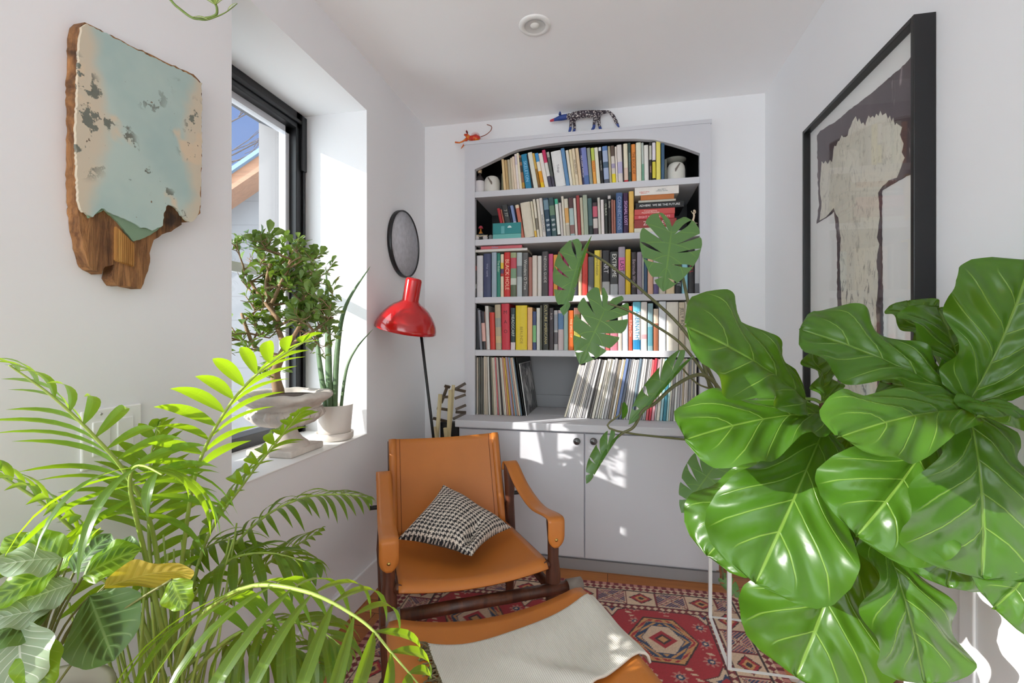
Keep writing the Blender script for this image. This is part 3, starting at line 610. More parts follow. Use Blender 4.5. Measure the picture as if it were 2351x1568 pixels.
fixed = {12: ('dusty pink', (200, 110, 115)), 19: ('copper', (190, 140, 115)), 20: ('mustard', (200, 165, 70)), 22: ('mauve', (150, 140, 165)), 23: ('orange', (205, 130, 80)), 24: ('blue grey', (120, 150, 170)), 26: ('salmon', (205, 150, 135)), 8: ('black', (48, 44, 40)), 15: ('brown black', (60, 48, 46)), 28: ('blue', (130, 160, 185)), 29: ('black', (24, 30, 32))}
for i in range(n):
    th = wts[i] / s * (xb - xa); nm, rgb = fixed.get(i, random.choice(GREYS)); ln = math.radians(max(0, (i - 2) / n * 9.5)); h = .305 - random.uniform(0, .006)
    record(x + th / 2, max(.0025, th * .98 - .0014), ln, h, rgb, f'{nm} record sleeve, {ORD(i + 1)} from left in the left stack on the ledge'); x += th
# the last sleeves of the left stack: a black one and one with a photograph on its face
x += .006
o = record(x, .004, math.radians(8.5), .303, (44, 46, 46), 'charcoal record sleeve leaning just behind the black and white photo sleeve', rz=-.06)
x += .012
q = MB(); h = .272; q.box((-.002, 0, 0), (.002, .30, h))
o = q.build('record_sleeve', bmat((205, 205, 205))); o.location = (x, SPY - .002, LPZ); o.rotation_euler = (0, -math.radians(8), -.02)
tag(o, uniq('record sleeve with a black and white photograph, at right end of left stack'), 'record', 'records on the ledge')
m, nt, b = newmat('photo_print'); f = noisen(nt, 14, 5, .6, stretched(nt, 1, 1, .6), 1.2)
nt.links.new(mixc(nt, ramp(nt, f, .45, .62), lin((48, 46, 52)), lin((205, 203, 205))), b.inputs['Base Color']); b.inputs['Roughness'].default_value = .35
q = MB(); q.box((.002, .004, .003), (.0024, .296, h - .003)); q.build('cover_photo', m, o)
# right stack, leaning
xa, xb = xpx(1294), NX1 - .012; n = 56; wts = [random.uniform(.55, 1.5) for _ in range(n)]; s = sum(wts); x = xa
RG = [('white', (232, 232, 230)), ('pale grey', (208, 206, 206)), ('silver grey', (186, 184, 186)), ('ivory', (230, 224, 210)), ('warm white', (228, 220, 212)), ('mid grey', (150, 148, 150)), ('cream', (224, 216, 196))]
fx = {11: ('charcoal', (84, 80, 80)), 12: ('dark grey', (112, 108, 106)), 20: ('brown grey', (150, 138, 122)), 22: ('tan', (215, 190, 150)), 23: ('periwinkle', (120, 140, 185)), 24: ('slate', (110, 118, 135)), 29: ('blue grey', (130, 150, 165)), 30: ('dark slate', (90, 102, 115)), 36: ('coral', (226, 110, 115)), 37: ('red', (200, 62, 78)), 38: ('pink', (230, 170, 180)), 41: ('sky blue', (165, 205, 215)), 42: ('teal', (70, 140, 160)), 43: ('aqua', (185, 220, 222)), 49: ('sand', (222, 205, 175))}
for i in range(n):
    u = i / (n - 1); th = wts[i] / s * (xb - xa) * .985; ln = math.radians(-(15.5 * (1 - u) ** .9 + .4)); nm, rgb = fx.get(i, random.choice(RG))
    h = (.305 if i > 2 else .28) - random.uniform(0, .008); h = min(h, .304)
    record(x + th / 2, max(.0025, th * .97 * math.cos(ln) - .0014), ln, h / 1.0, rgb, f'{nm} record sleeve, {ORD(i + 1)} from left in the leaning right stack'); x += th * 1.015
# ------------------------------------------------------------------ rug
def set_col(o, cols):
    a = o.data.color_attributes.new('Col', 'FLOAT_COLOR', 'POINT'); c = np.ones((len(o.data.vertices), 4), dtype=np.float32); c[:, :3] = cols; a.data.foreach_set('color', c.ravel())
def grid_obj(name, nx, ny, fn, mtl, parent=None, smooth=True):
    # fn(u, v) -> (x, y, z) arrays
    u, v = np.meshgrid(np.linspace(0, 1, nx), np.linspace(0, 1, ny)); P = np.stack(fn(u, v), -1).reshape(-1, 3)
    i = np.arange((ny - 1) * (nx - 1)); r, c = i // (nx - 1), i % (nx - 1); a = r * nx + c
    Fc = np.stack([a, a + 1, a + nx + 1, a + nx], -1)
    me = bpy.data.meshes.new(name); me.vertices.add(len(P)); me.vertices.foreach_set('co', P.astype(np.float32).ravel())
    me.loops.add(Fc.size); me.loops.foreach_set('vertex_index', Fc.ravel().astype(np.int32)); me.polygons.add(len(Fc)); me.polygons.foreach_set('loop_start', (np.arange(len(Fc)) * 4).astype(np.int32))
    me.polygons.foreach_set('use_smooth', [smooth] * len(Fc)); me.update(calc_edges=True); me.validate(); me.materials.append(mtl)
    o = bpy.data.objects.new(name, me); COL.objects.link(o)
    if parent: o.parent = parent
    return o, u.ravel(), v.ravel()
RW, RL = 1.42, 2.15
ro = onZ(1339, 1334, 0); rang = math.radians(1.6)
def rugcol(x, y):
    L = lambda c: np.array(lin(c)); n = len(x); C = np.zeros((n, 3))
    red, dred, cream, navy, gold, pink, blk = [L(c) for c in ((172, 34, 46), (120, 24, 38), (218, 188, 160), (40, 62, 98), (205, 150, 95), (196, 130, 118), (56, 34, 38))]
    e = np.minimum(np.minimum(x, RW - x), np.minimum(y, RL - y))
    horiz = np.minimum(y, RL - y) <= np.minimum(x, RW - x); s = np.where(horiz, x, y)
    C[:] = red
    def put(m, c): C[m] = c
    put(e < .022, pink); put((e < .022) & ((s * 60).astype(int) % 2 == 0), dred)
    b0 = (e >= .022) & (e < .05); put(b0, cream); tri = np.abs((s / .028) % 1 - .5) * 2; put(b0 & (tri * .028 > np.abs(e - .036) * 2), dred)
    put((e >= .05) & (e < .056), blk)
    b1 = (e >= .056) & (e < .152); put(b1, cream); cs = (s / .118) % 1 - .5; ce = (e - .104) / .048; k = (s / .118).astype(int)
    dm = np.abs(cs) * 2 + np.abs(ce); sel = b1 & (k % 2 == 0); put(sel & (dm < .82), blk); put(sel & (dm < .70), red); put(sel & (dm < .45), gold); put(sel & (dm < .25), blk)
    xx = np.minimum(np.abs(cs * 2 - ce), np.abs(cs * 2 + ce)); sel2 = b1 & (k % 2 == 1); hat = ((e + s) * 160).astype(int) % 2 == 0
    put(sel2 & (np.abs(cs) < .46) & (np.abs(ce) < .86) & hat, navy); put(sel2 & (np.abs(cs) < .46) & (np.abs(ce) < .86) & ~hat, pink); put(sel2 & (xx < .16), cream); put(sel2 & (xx < .06), dred)
    put(b1 & (np.abs(np.abs(cs) - .5) < .03), dred)
    put((e >= .152) & (e < .158), blk); b2 = (e >= .158) & (e < .182); put(b2, dred); put(b2 & ((np.abs((s / .026) % 1 - .5) + np.abs((e - .17) / .026)) < .42), cream); put((e >= .182) & (e < .187), blk)
    f = e >= .187
    # field: hooked medallions, stars and small lozenges
    xc, yc = x - RW / 2, y - RL / 2
    px, py = np.abs((xc / .345 + .5) % 1 - .5) * .345, ((yc / .36 + .5) % 1 - .5) * .36; ap = np.abs(py)
    hexm = np.maximum(px + ap * .55, ap); m = f & (hexm < .125); put(m, blk); put(f & (hexm < .118), gold); put(f & (hexm < .098), navy); put(f & (hexm < .072), cream)
    zz = np.abs(((px + ap) / .028) % 1 - .5) * 2; put(f & (hexm < .112) & (hexm > .1) & (zz > .5), red); put(f & (hexm < .094) & (hexm > .076) & (zz > .55), gold)
    put(f & (px + ap < .05), red); put(f & (px + ap < .03), blk); put(f & (px + ap < .018), gold)
    qx, qy = np.abs((xc / .345) % 1 - .5) * .345, np.abs((yc / .36) % 1 - .5) * .36
    st = np.minimum(qx * 2 + qy, qx + qy * 2); put(f & (st < .075), blk); put(f & (st < .066), cream); put(f & (st < .04), navy); put(f & (qx + qy < .02), red)
    tx, ty = np.abs((xc / .115 + .25) % 1 - .5) * .115, np.abs((yc / .09 + .5) % 1 - .5) * .09; free = f & (hexm > .135) & (st > .085)
    fl = np.sqrt(tx ** 2 + ty ** 2); an = np.arctan2(ty, tx); pet = fl < .021 + .007 * np.cos(8 * an); put(free & pet, pink); put(free & (fl < .013), navy); put(free & (fl < .006), cream)
    hk = free & (fl > .034) & (((x * 1.0 + y * .6) / .02).astype(int) % 7 == 0) & ((y / .011).astype(int) % 2 == 0); put(hk, cream)
    rng = np.random.RandomState(3); C *= (1 + (rng.rand(n, 1) - .5) * .22); return C
m = vcol_mat('rug_wool', .95, .5, 500, sheen=.2)
rug, u, v = grid_obj('rug', 356, 540, lambda u, v: (u * RW, v * RL, .011 + .0006 * np.sin(u * 40) * np.sin(v * 60)), m)
set_col(rug, rugcol(u * RW, v * RL))
d = rug.data; e = MB(); e.box((0, 0, .0005), (RW, RL, .009))
rb = e.build('rug_backing', mat('rug_edge', (150, 60, 60), .95)); rb.parent = rug
ang = rang; rp = Vector((.548, 2.075, 0)); ex, ey = Vector((math.cos(ang), math.sin(ang), 0)), Vector((-math.sin(ang), math.cos(ang), 0))
rug.location = rp - ex * RW - ey * RL + Vector((0, 0, .001)); rug.rotation_euler = (0, 0, ang)
tag(rug, 'red patterned oriental rug under the leather chair', 'rug')

# ------------------------------------------------------------------ leather lounge chair
def leather(name, rgb, rough=.42):
    m, nt, b = newmat(name); c = lin(rgb); f = noisen(nt, 5, 4)
    nt.links.new(mixc(nt, f, tuple(x * .82 for x in c), tuple(min(1, x * 1.15) for x in c)), b.inputs['Base Color'])
    b.inputs['Roughness'].default_value = rough; vo = N(nt, 'ShaderNodeTexVoronoi'); vo.inputs['Scale'].default_value = 380
    nt.links.new(N(nt, 'ShaderNodeTexCoord').outputs['Object'], vo.inputs['Vector']); bumpn(nt, b, vo.outputs['Distance'], .12, .001); MATS[name] = m; return m
LEA = leather('cognac_leather', (190, 114, 46)); DWOOD = wood_mat('dark_walnut', (58, 30, 20), (98, 54, 34), (30, 30, 2), .38, .05); CAP = mat('grey_cap', (128, 118, 112), .45); BRS = mat('brass', (190, 160, 95), .3, metal=1)
BLKW = mat('black_peg', (24, 22, 22), .5)
ROT = math.radians(29.2)
ch = thing('lounge_chair', (-.505, 1.532, .0125), ROT, 'tan leather sling armchair with dark wooden legs and leather strap arms', 'armchair')
LX, LYF, LYB = .253, -.235, .235
def sheet(name, fn, nu, nv, thick, mtl, parent, uv=False):
    # fn(u,v)->Vector; a sheet with real thickness
    q = MB(); P = [[Vector(fn(i / (nu - 1), j / (nv - 1))) for i in range(nu)] for j in range(nv)]
    top, bot, uvs = [], [], []
    for j in range(nv):
        for i in range(nu):
            du = P[j][min(i + 1, nu - 1)] - P[j][max(i - 1, 0)]; dv = P[min(j + 1, nv - 1)][i] - P[max(j - 1, 0)][i]; n = du.cross(dv)
            n = n.normalized() if n.length > 1e-9 else Vector((0, 0, 1)); top.append(P[j][i] + n * thick / 2); bot.append(P[j][i] - n * thick / 2); uvs.append((i / (nu - 1), j / (nv - 1)))
    K = nu * nv; fs = []
    for j in range(nv - 1):
        for i in range(nu - 1):
            a = j * nu + i; fs.append((a, a + 1, a + nu + 1, a + nu)); fs.append((K + a, K + a + nu, K + a + nu + 1, K + a + 1))
    for i in range(nu - 1): fs.append((i, K + i, K + i + 1, i + 1)); a = (nv - 1) * nu + i; fs.append((a, a + 1, K + a + 1, K + a))
    for j in range(nv - 1): a = j * nu; fs.append((a, a + nu, K + a + nu, K + a)); a = j * nu + nu - 1; fs.append((a, K + a, K + a + nu, a + nu))
    q.add(top + bot, fs, 0, uvs + uvs, True); return q.build(name, mtl, parent, uv=True)
ARMF, ARMB = .505, .555
for sx in (-1, 1):
    q = MB(); zs = [0, .06, .14, .22, .27, .33, .38, .44, .49, ARMF]; rs = [.017, .018, .02, .024, .026, .024, .018, .019, .023, .023]
    q.tube([(sx * LX, LYF, z) for z in zs], rs, 12, flat=.8); q.build('leg', DWOOD, ch)
    q = MB(); zs = [0, .08, .2, .27, .34, .40, .46, .52, ARMB]; rs = [.016, .019, .022, .026, .022, .019, .022, .026, .024]
    q.tube([(sx * LX, LYB, z) for z in zs], rs, 12, flat=.8); q.build('leg', DWOOD, ch)
    q = MB(); q.tube([(sx * LX, LYF, .27), (sx * LX, LYB, .24)], .016, 10); q.build('side_rail', DWOOD, ch)
    # strap arm: from the rear leg over a gentle dip to the front leg and down its face
    path = bez([(sx * LX, LYB + .022, ARMB - .03), (sx * LX, LYB + .014, ARMB + .002), (sx * LX, LYB - .03, ARMB + .004), (sx * LX, .08, ARMB - .045), (sx * LX, -.08, ARMB - .068), (sx * LX, LYF + .02, ARMF + .002), (sx * LX, LYF - .02, ARMF + .003), (sx * LX, LYF - .026, ARMF - .02), (sx * LX, LYF - .024, ARMF - .085)], 5)
    n = len(path)
    def strap(u, v, path=path, n=n):
        f = v * (n - 1); i = min(int(f), n - 2); p = path[i].lerp(path[i + 1], f - i); w = .054 if v < .93 else .054 * (1 - ((v - .93) / .07) ** 2 * .75)
        return p + Vector(((u - .5) * w, 0, 0))
    st = sheet('arm_strap', strap, 5, 60, .0045, LEA, ch)
    q = MB(); q.lathe([(.0005, 0), (.004, -.0005), (.0055, -.003), (.0055, -.006)], n=14, M=Matrix.Translation((sx * LX, LYF - .0305, ARMF - .06)) @ Matrix.Rotation(PI / 2, 4, 'X')); q.build('rivet', BRS, st)
    q = MB(); q.tube([(sx * (LX + .01), LYB, .43), (sx * (LX + .05), LYB, .43)], .0085, 10); q.build('peg', BLKW, ch)
    q = MB(); q.tube([(sx * .222, .34, .655), (sx * .222, .20, .30)], .012, 10); q.build('back_post', DWOOD, ch)
q = MB(); q.tube([(-.275, LYF - .012, .285), (.30, LYF - .012, .285)], .0185, 14); st = q.build('front_rail', DWOOD, ch)
for a, b_ in ((-.262, -.222), (.296, .345)):
    q = MB(); q.tube([(a, LYF - .012, .285), (b_, LYF - .012, .285)], .0225, 16); q.build('rail_cap', CAP, st)
q = MB(); q.tube([(-LX, LYB, .23), (LX, LYB, .23)], .016, 12); q.build('rear_rail', DWOOD, ch)
def backf(u, v):
    x = (u - .5) * .452; z = .32 + v * .345; y = .205 + v * .13; sag = .028 * (1 - (2 * u - 1) ** 2) * (1 - .35 * v)
    return Vector((x, y + sag, z - .010 * (1 - (2 * u - 1) ** 2) * v))
bk = sheet('back_sling', backf, 25, 20, .005, LEA, ch)
for sx in (-1, 1):
    q = MB(); q.tube([Vector(backf(.5 + sx * .475, t / 8)) + Vector((0, -.002, 0)) for t in range(9)], .0155, 12, flat=.8); q.build('leather_sleeve', LEA, bk)
    q = MB(); q.tube([Vector(backf(.5 + sx * .412, t / 10)) + Vector((0, -.0035, 0)) for t in range(11)], .0012, 5); q.build('seam', mat('seam_thread', (120, 62, 22), .7), bk)
def seatf(u, v):
    x = (u - .5) * .452; y = -.262 + v * .475; zr = .381 - v * .055; c = 1 - (2 * u - 1) ** 2
    z = zr - c * (.022 + .018 * math.sin(PI * min(1, v * 1.1)))
    if v < .08: z -= .022 * (1 - v / .08) ** 2
    return Vector((x, y, z))
sheet('seat_sling', seatf, 25, 30, .006, LEA, ch)
for sx in (-1, 1):
    q = MB(); q.tube([(sx * .226, -.25, .363), (sx * .226, .215, .312)], .0135, 10); q.build('seat_rail', DWOOD, ch)

# houndstooth cushion on the chair
m = vcol_mat('houndstooth_cloth', .9, .3, 400)
T, Lc, B, R = [at(*p) for p in ((1018, 1113, 1.760), (912, 1238, 1.545), (1083, 1277, 1.455), (1174, 1211, 1.70))]
cen = (T + Lc + B + R) / 4; nrm = (R - Lc).cross(T - B).normalized()
if nrm.z < 0: nrm = -nrm
def cush(sgn):
    def fn(u, v):
        a, b = u[..., None], v[..., None]
        P = (np.array(T) * (1 - a) * b + np.array(R) * a * b + np.array(Lc) * (1 - a) * (1 - b) + np.array(B) * a * (1 - b))
        w = (np.clip(16 * u * (1 - u) * v * (1 - v), 0, 1)) ** .42
        pin = .10 * (4 * u * (1 - u)) * (1 - 2 * np.abs(v - .5)) * 0
        edge_in = .055; c = np.array(cen)
        bow = (4 * u * (1 - u)) * (np.abs(2 * v - 1) ** 3) + (4 * v * (1 - v)) * (np.abs(2 * u - 1) ** 3)
        P = P + (c - P) * (edge_in * 2.2 * bow)[..., None]
        h = .062 * w + .006 * np.sin(11 * u + 5 * v) * w
        cr = np.exp(-((u - .82 + .25 * (v - .3)) / .05) ** 2) * np.exp(-((v - .3) / .22) ** 2); h = h - .03 * cr
        if sgn < 0: h = -.022 * w
        P = P + np.array(nrm) * h[..., None]
        return P[..., 0], P[..., 1], P[..., 2]
    return fn
NC = 145
cu, u, v = grid_obj('cushion', NC, NC, cush(1), m)
i, j = np.minimum((u * 144).astype(int), 143), np.minimum((v * 144).astype(int), 143)
wp, wf = (i % 8) < 4, (j % 8) < 4; tw = ((i + j) % 4) < 2; dark = np.where(tw, wp, wf)
def htc(u, v, k=13):
    i, j = np.floor(u * 8 * k).astype(int), np.floor(v * 8 * k).astype(int)
    return np.where(((i + j) % 4) < 2, (i % 8) < 4, (j % 8) < 4)
set_col(cu, np.where(htc(u, v, 144 / 8 / 1.0)[:, None], np.array(lin((28, 26, 30))), np.array(lin((214, 202, 190)))))
cu2, u, v = grid_obj('cushion_back', 30, 30, cush(-1), mat('cushion_back_cloth', (95, 90, 90), .9)); cu2.parent = cu
tag(cu, 'small black and cream houndstooth cushion on the leather chair', 'cushion')

# ------------------------------------------------------------------ ottoman and throw
ot = thing('ottoman', (-.205, 1.021, .0125), ROT, 'tan leather sling footstool with a cream throw over it', 'footstool')
OW, OL = .255, .215
for sx in (-1, 1):
    for sy in (-1, 1):
        q = MB(); zs = [0, .05, .15, .22, .28, .34]; q.tube([(sx * OW * .93, sy * OL * .82, z) for z in zs], [.016, .018, .022, .024, .021, .02], 12, flat=.8); q.build('leg', DWOOD, ot)
    q = MB(); q.tube([(sx * OW, -OL, .335), (sx * OW, OL - .006, .335)], .0165, 12); q.build('side_rail', DWOOD, ot)
for sy in (-1, 1):
    q = MB(); q.tube([(-OW * .93, sy * OL * .82, .20), (OW * .93, sy * OL * .82, .20)], .014, 10); q.build('stretcher', DWOOD, ot)
def slingz(x, y):
    c = max(0, 1 - (x / (OW * .96)) ** 2); return .352 - .042 * c
def ottf(u, v):
    y = (v - .5) * 2 * OL; a = (u - .5) * 2
    if abs(a) > .86:      # wrap round the rail
        s = 1 if a > 0 else -1; t = (abs(a) - .86) / .14 * 2.4
        return Vector((s * (OW + .0205 * math.sin(t)), y, .335 + .0205 * math.cos(t)))
    x = a / .86 * OW; return Vector((x, y, slingz(x, y) + .0035 * (1 - abs(a))))
sheet('leather_sling', ottf, 41, 16, .005, LEA, ot)
m, nt, b = newmat('cream_weave'); v1 = stretched(nt, 1, 1, 1, 'UV')
wv = N(nt, 'ShaderNodeTexWave', wave_type='BANDS', bands_direction='X'); wv.inputs['Scale'].default_value = 42; nt.links.new(v1, wv.inputs['Vector'])
wv2 = N(nt, 'ShaderNodeTexWave', wave_type='BANDS', bands_direction='Y'); wv2.inputs['Scale'].default_value = 42; nt.links.new(v1, wv2.inputs['Vector'])
hh = mth(nt, 'MULTIPLY', wv.outputs['Fac'], wv2.outputs['Fac']); nt.links.new(mixc(nt, hh, lin((202, 196, 186)), lin((242, 238, 230))), b.inputs['Base Color'])
b.inputs['Roughness'].default_value = .95; bumpn(nt, b, hh, .5, .002); MATS['cream_weave'] = m
# throw in the ottoman's own frame: four corners on top plus a hang over the right rail
C00, C10, C01, C11 = Vector((-.155, -.195)), Vector((.272, -.085)), Vector((-.185, .115)), Vector((.262, .155))
HANG = .09
def thrf(u, v):
    # u 0..0.8 over the seat, 0.8..1 folding over the rail
    uu = min(u / .82, 1); a = C00.lerp(C10, uu); c = C01.lerp(C11, uu); p = a.lerp(c, v)
    bow = -.012 * math.sin(PI * uu) * v
    x, y = p.x, p.y + bow; z = slingz(min(max(x, -OW), OW), y) + .0125
    z += .004 * math.sin(19 * x + 7 * y) + .003 * math.sin(31 * y - 11 * x) + .010 * math.exp(-((x - .05 + .9 * (y + .02)) / .028) ** 2) * max(0, min(1, (.06 - y) * 8))
    if u > .82:
        t = (u - .82) / .18; an = t * 2.6; r = .013 + .003 * math.sin(9 * v + 2)
        x += r * math.sin(min(an, 1.57)) + .01 * t; z += -.004 - r * (1 - math.cos(min(an, 1.57))) - max(0, an - 1.57) * .012
    return Vector((x, y, max(z, .02)))
th = thing('throw_blanket', ot.location, ROT, 'cream woven throw with dark fringe spread over the leather footstool', 'throw')
sheet('cloth', thrf, 60, 50, .006, m, th, uv=True)
def thr2(u, v):
    p = thrf(u * .82 + .1 * (1 - u), v); return p
q = MB(); random.seed(8)
for k in range(70):
    v = k / 69; p = thrf(0, v) + Vector((.003, 0, .0)); L_ = random.uniform(.028, .05)
    pts = [p]; d = Vector((-1, random.uniform(-.6, .6), random.uniform(-.1, .5))).normalized()
    for s in range(5):
        d = (d + Vector((random.uniform(-.5, .5), random.uniform(-.5, .5), random.uniform(-.55, .35)))).normalized(); nx = pts[-1] + d * L_ / 5
        zz = slingz(max(-OW, min(OW, nx.x)), nx.y) + .006
        if abs(nx.x) < OW: nx.z = max(nx.z, zz)
        pts.append(nx)
    q.tube(pts, [.0022, .002, .002, .0018, .0016, .0014], 5)
fr = q.build('fringe', mat('fringe_olive', (112, 100, 72), .95), th); fr['label'] = 'dark olive twisted fringe'

# ------------------------------------------------------------------ floor lamp
RED = mat('red_enamel', (178, 14, 18), .16, coat=.7); BLKM = mat('black_steel', (16, 16, 17), .4)
pt = at(952, 645, 2.03); pb0 = at(967, 770, 2.05); d = (pb0 - pt); base = pt + d * ((.012 - pt.z) / d.z)
lm = thing('floor_lamp', (base.x, base.y, 0), 0, 'floor lamp with glossy red bell shade on thin black pole beside window', 'lamp')
L0 = Vector(lm.location)
q = MB(); q.tube([base - L0, pt - L0], .0065, 10); q.build('pole', BLKM, lm)
q = MB(); q.lathe([(.0005, .0), (.115, .0), (.12, .006), (.115, .014), (.02, .018), (.012, .03), (.0005, .03)], n=40); q.build('base', BLKM, lm)
A, Bt = at(951, 638, 2.0), at(931, 757, 2.03); ax = (Bt - A).normalized(); Ln = (Bt - A).length
M_ = Matrix.Translation(A - L0) @ ax.to_track_quat('Z', 'Y').to_matrix().to_4x4()
prof = [(.0005, .000), (.024, .0), (.033, .004), (.036, .012), (.0365, .10 * 1), (.0395, .104), (.050, .112), (.068, .122), (.088, .138), (.105, .158), (.119, .178), (.129, .198), (.1345, .216), (.1365, .232)]
sc = Ln / .232; prof = [(r, z * sc) for r, z in prof]
inner = [(r - .003, z + .001) for r, z in reversed(prof[5:])]
q = MB(); q.lathe(prof + [(prof[-1][0] - .002, prof[-1][1] + .002)] + inner + [(.0005, prof[5][1])], n=56, M=M_); sh = q.build('lamp_shade', RED, lm)
q = MB(); q.lathe([(.0005, .10), (.016, .10), (.02, .14), (.03, .17), (.028, .195), (.015, .21), (.0005, .212)], n=24, M=M_); q.build('bulb', mat('frosted_bulb', (235, 235, 230), .4), lm)
q = MB(); rp_ = pt - L0; q.tube([rp_ + Vector((0, 0, .0)), rp_ + Vector((.006, 0, .012)), rp_ + Vector((.012, 0, .006)), rp_ + Vector((.014, 0, -.01))], .0035, 8); q.build('hook', BLKM, lm)

# ------------------------------------------------------------------ things on the left wall
XW = XL
c = onX(929, 561, XW + .012); rad = abs(onX(929, 485, XW + .012).z - onX(929, 637, XW + .012).z) / 2
dk = thing('wall_disc', (XW, c.y, c.z), 0, 'round grey felt disc with a black rim on the left wall', 'wall panel')
MX = Matrix.Rotation(PI / 2, 4, 'Y')
q = MB(); q.lathe([(rad - .006, .0), (rad, .002), (rad, .020), (rad - .005, .022), (rad - .007, .018), (rad - .007, .004)], n=72, M=MX); q.build('rim', MF, dk)
q = MB(); q.lathe([(.0005, .0165), (rad - .006, .0165), (rad - .006, .002)], n=72, M=MX); q.build('felt_face', mat('grey_felt', (188, 188, 194), .95, var=.3, vscale=45, bump=.3, bscale=90), dk)
# double switch plate
p = onX(255, 1000, XW); sw = thing('switch_plate', (XW, p.y, p.z), 0, 'white double rocker switch plate on the wall behind the palm', 'light switch')
hy, hzz = .058, .058
q = MB(); q.box((0.0005, -hy, -hzz), (.006, hy, hzz)); bevel(q.build('plate', WHT, sw), .003)
for dy in (-.023, .023):
    q = MB(); q.box((.005, dy - .0165, -.034), (.0085, dy + .0165, .034)); bevel(q.build('rocker', WHT, sw), .002)
q = MB()
for dy in (-.023, .023):
    for dz in (-.048, .048): q.lathe([(.0005, .0075), (.002, .0073), (.0032, .0055)], n=10, M=Matrix.Translation((0, dy, dz)) @ MX)
q.build('screws', mat('steel_screw', (190, 190, 188), .3, metal=.6), sw)
# weathered painted board
bd = thing('painted_board', tuple(onX(310, 360, XW)), 0, 'weathered wood board with flaking mint paint and splintered bottom, hung on left wall', 'wall art')
BL = Vector(bd.location)
def jag(poly, amp, step=7, seed=1):
    random.seed(seed); out = []
    n = len(poly)
    for i in range(n):
        (x0, y0), (x1, y1) = poly[i], poly[(i + 1) % n]; L_ = math.hypot(x1 - x0, y1 - y0); k = max(1, int(L_ / step))
        for s in range(k):
            t = s / k; out.append((x0 + (x1 - x0) * t + random.uniform(-amp, amp), y0 + (y1 - y0) * t + random.uniform(-amp, amp)))
    return out
def layer(poly, x0, x1, amp, mtl, name, parent, seed=1, step=7):
    f = jag(poly, amp, step, seed)
    q = MB(); q.prism([onX(a, b, x1) - BL for a, b in f], (x0 - x1, 0, 0)); return q.build(name, mtl, parent)
m, nt, b = newmat('rough_split_wood'); v = stretched(nt, 20, 60, 6); f = noisen(nt, 1, 6, .7, v, .5); f2 = noisen(nt, 10, 4, .6)
nt.links.new(mixc(nt, ramp(nt, f2, .52, .7), mixc(nt, ramp(nt, f, .3, .7), lin((92, 58, 34)), lin((184, 132, 82))), lin((56, 40, 28))), b.inputs['Base Color']); b.inputs['Roughness'].default_value = .85; bumpn(nt, b, f, 1.0, .01); RW_ = m
m, nt, b = newmat('flaking_mint_paint'); tc = N(nt, 'ShaderNodeTexCoord'); sp = N(nt, 'ShaderNodeSeparateXYZ'); nt.links.new(tc.outputs['Object'], sp.inputs[0])
f1 = noisen(nt, 6, 4); yy = mth(nt, 'ADD', mth(nt, 'ABSOLUTE', mth(nt, 'ADD', sp.outputs[1], .0)), mth(nt, 'MULTIPLY', mth(nt, 'SUBTRACT', f1, .5), .12))
edge = ramp(nt, yy, .075, .115); f0 = noisen(nt, 3.5, 4, .6); cc = mixc(nt, edge, mixc(nt, ramp(nt, f0, .35, .65), lin((166, 190, 186)), lin((184, 202, 194))), lin((206, 194, 172)))
fs = noisen(nt, 9, 3); cc = mixc(nt, ramp(nt, fs, .60, .68), cc, lin((216, 196, 168))); fsp = noisen(nt, 75, 2); cc = mixc(nt, ramp(nt, fsp, .74, .76), cc, lin((120, 104, 88)))
fd = noisen(nt, 24, 5, .65); fd2 = noisen(nt, 5, 2); chips = mth(nt, 'MULTIPLY', ramp(nt, fd, .57, .60), ramp(nt, fd2, .5, .58)); cc = mixc(nt, chips, cc, lin((112, 116, 106)))
nt.links.new(cc, b.inputs['Base Color']); b.inputs['Roughness'].default_value = .6; bumpn(nt, b, mth(nt, 'SUBTRACT', 1.0, chips), .6, .002); PNT = m
core = [(180, 84), (184, 62), (196, 50), (204, 56), (300, 104), (445, 172), (462, 188), (463, 330), (460, 490), (438, 510), (414, 490), (418, 516), (392, 532), (372, 538), (354, 552), (345, 572), (343, 612), (325, 662), (300, 657), (268, 655), (258, 640), (262, 606), (240, 612), (235, 630), (205, 612), (190, 560), (180, 490), (176, 400), (178, 300), (176, 200)]
layer(core, XW + .0008, XW + .027, 1.6, RW_, 'split_wood', bd, 3, 9)['label'] = 'bare splintered wood at the bottom and left edge'
layer([(184, 440), (205, 500), (240, 482), (262, 500), (285, 527), (306, 555), (340, 543), (372, 520), (380, 470), (300, 440)], XW + .026, XW + .0315, 1.0, mat('old_green_paint', (122, 148, 122), .65, var=.15), 'green_paint_layer', bd, 5)['label'] = 'older green paint showing below the mint coat'
layer([(188, 64), (200, 55), (255, 83), (300, 107), (380, 145), (440, 172), (463, 192), (464, 330), (461, 430), (459, 482), (447, 505), (436, 510), (420, 498), (402, 474), (386, 470), (376, 488), (375, 518), (350, 528), (325, 522), (300, 508), (260, 492), (233, 477), (215, 498), (190, 486), (181, 466), (178, 400), (175, 300), (179, 200), (182, 120)], XW + .030, XW + .0355, 1.6, PNT, 'mint_paint', bd, 7, 6)['label'] = 'pale mint paint with cream patches and grey chips'
q = MB(); random.seed(2)
for k in range(9):
    x = 268 + k * 4.6; q.prism([onX(a, b_, XW + .034) - BL for a, b_ in ((x, 520 + k * 4.5), (x + 3.8, 524 + k * 4.5), (x + 3.0, 600 + k * 1.5), (x - .6, 596 + k * 1.5))], (-.009, 0, 0))
q.build('splinters', wood_mat('ochre_splinter', (150, 100, 45), (205, 155, 85), (20, 40, 4), .8, .3), bd)

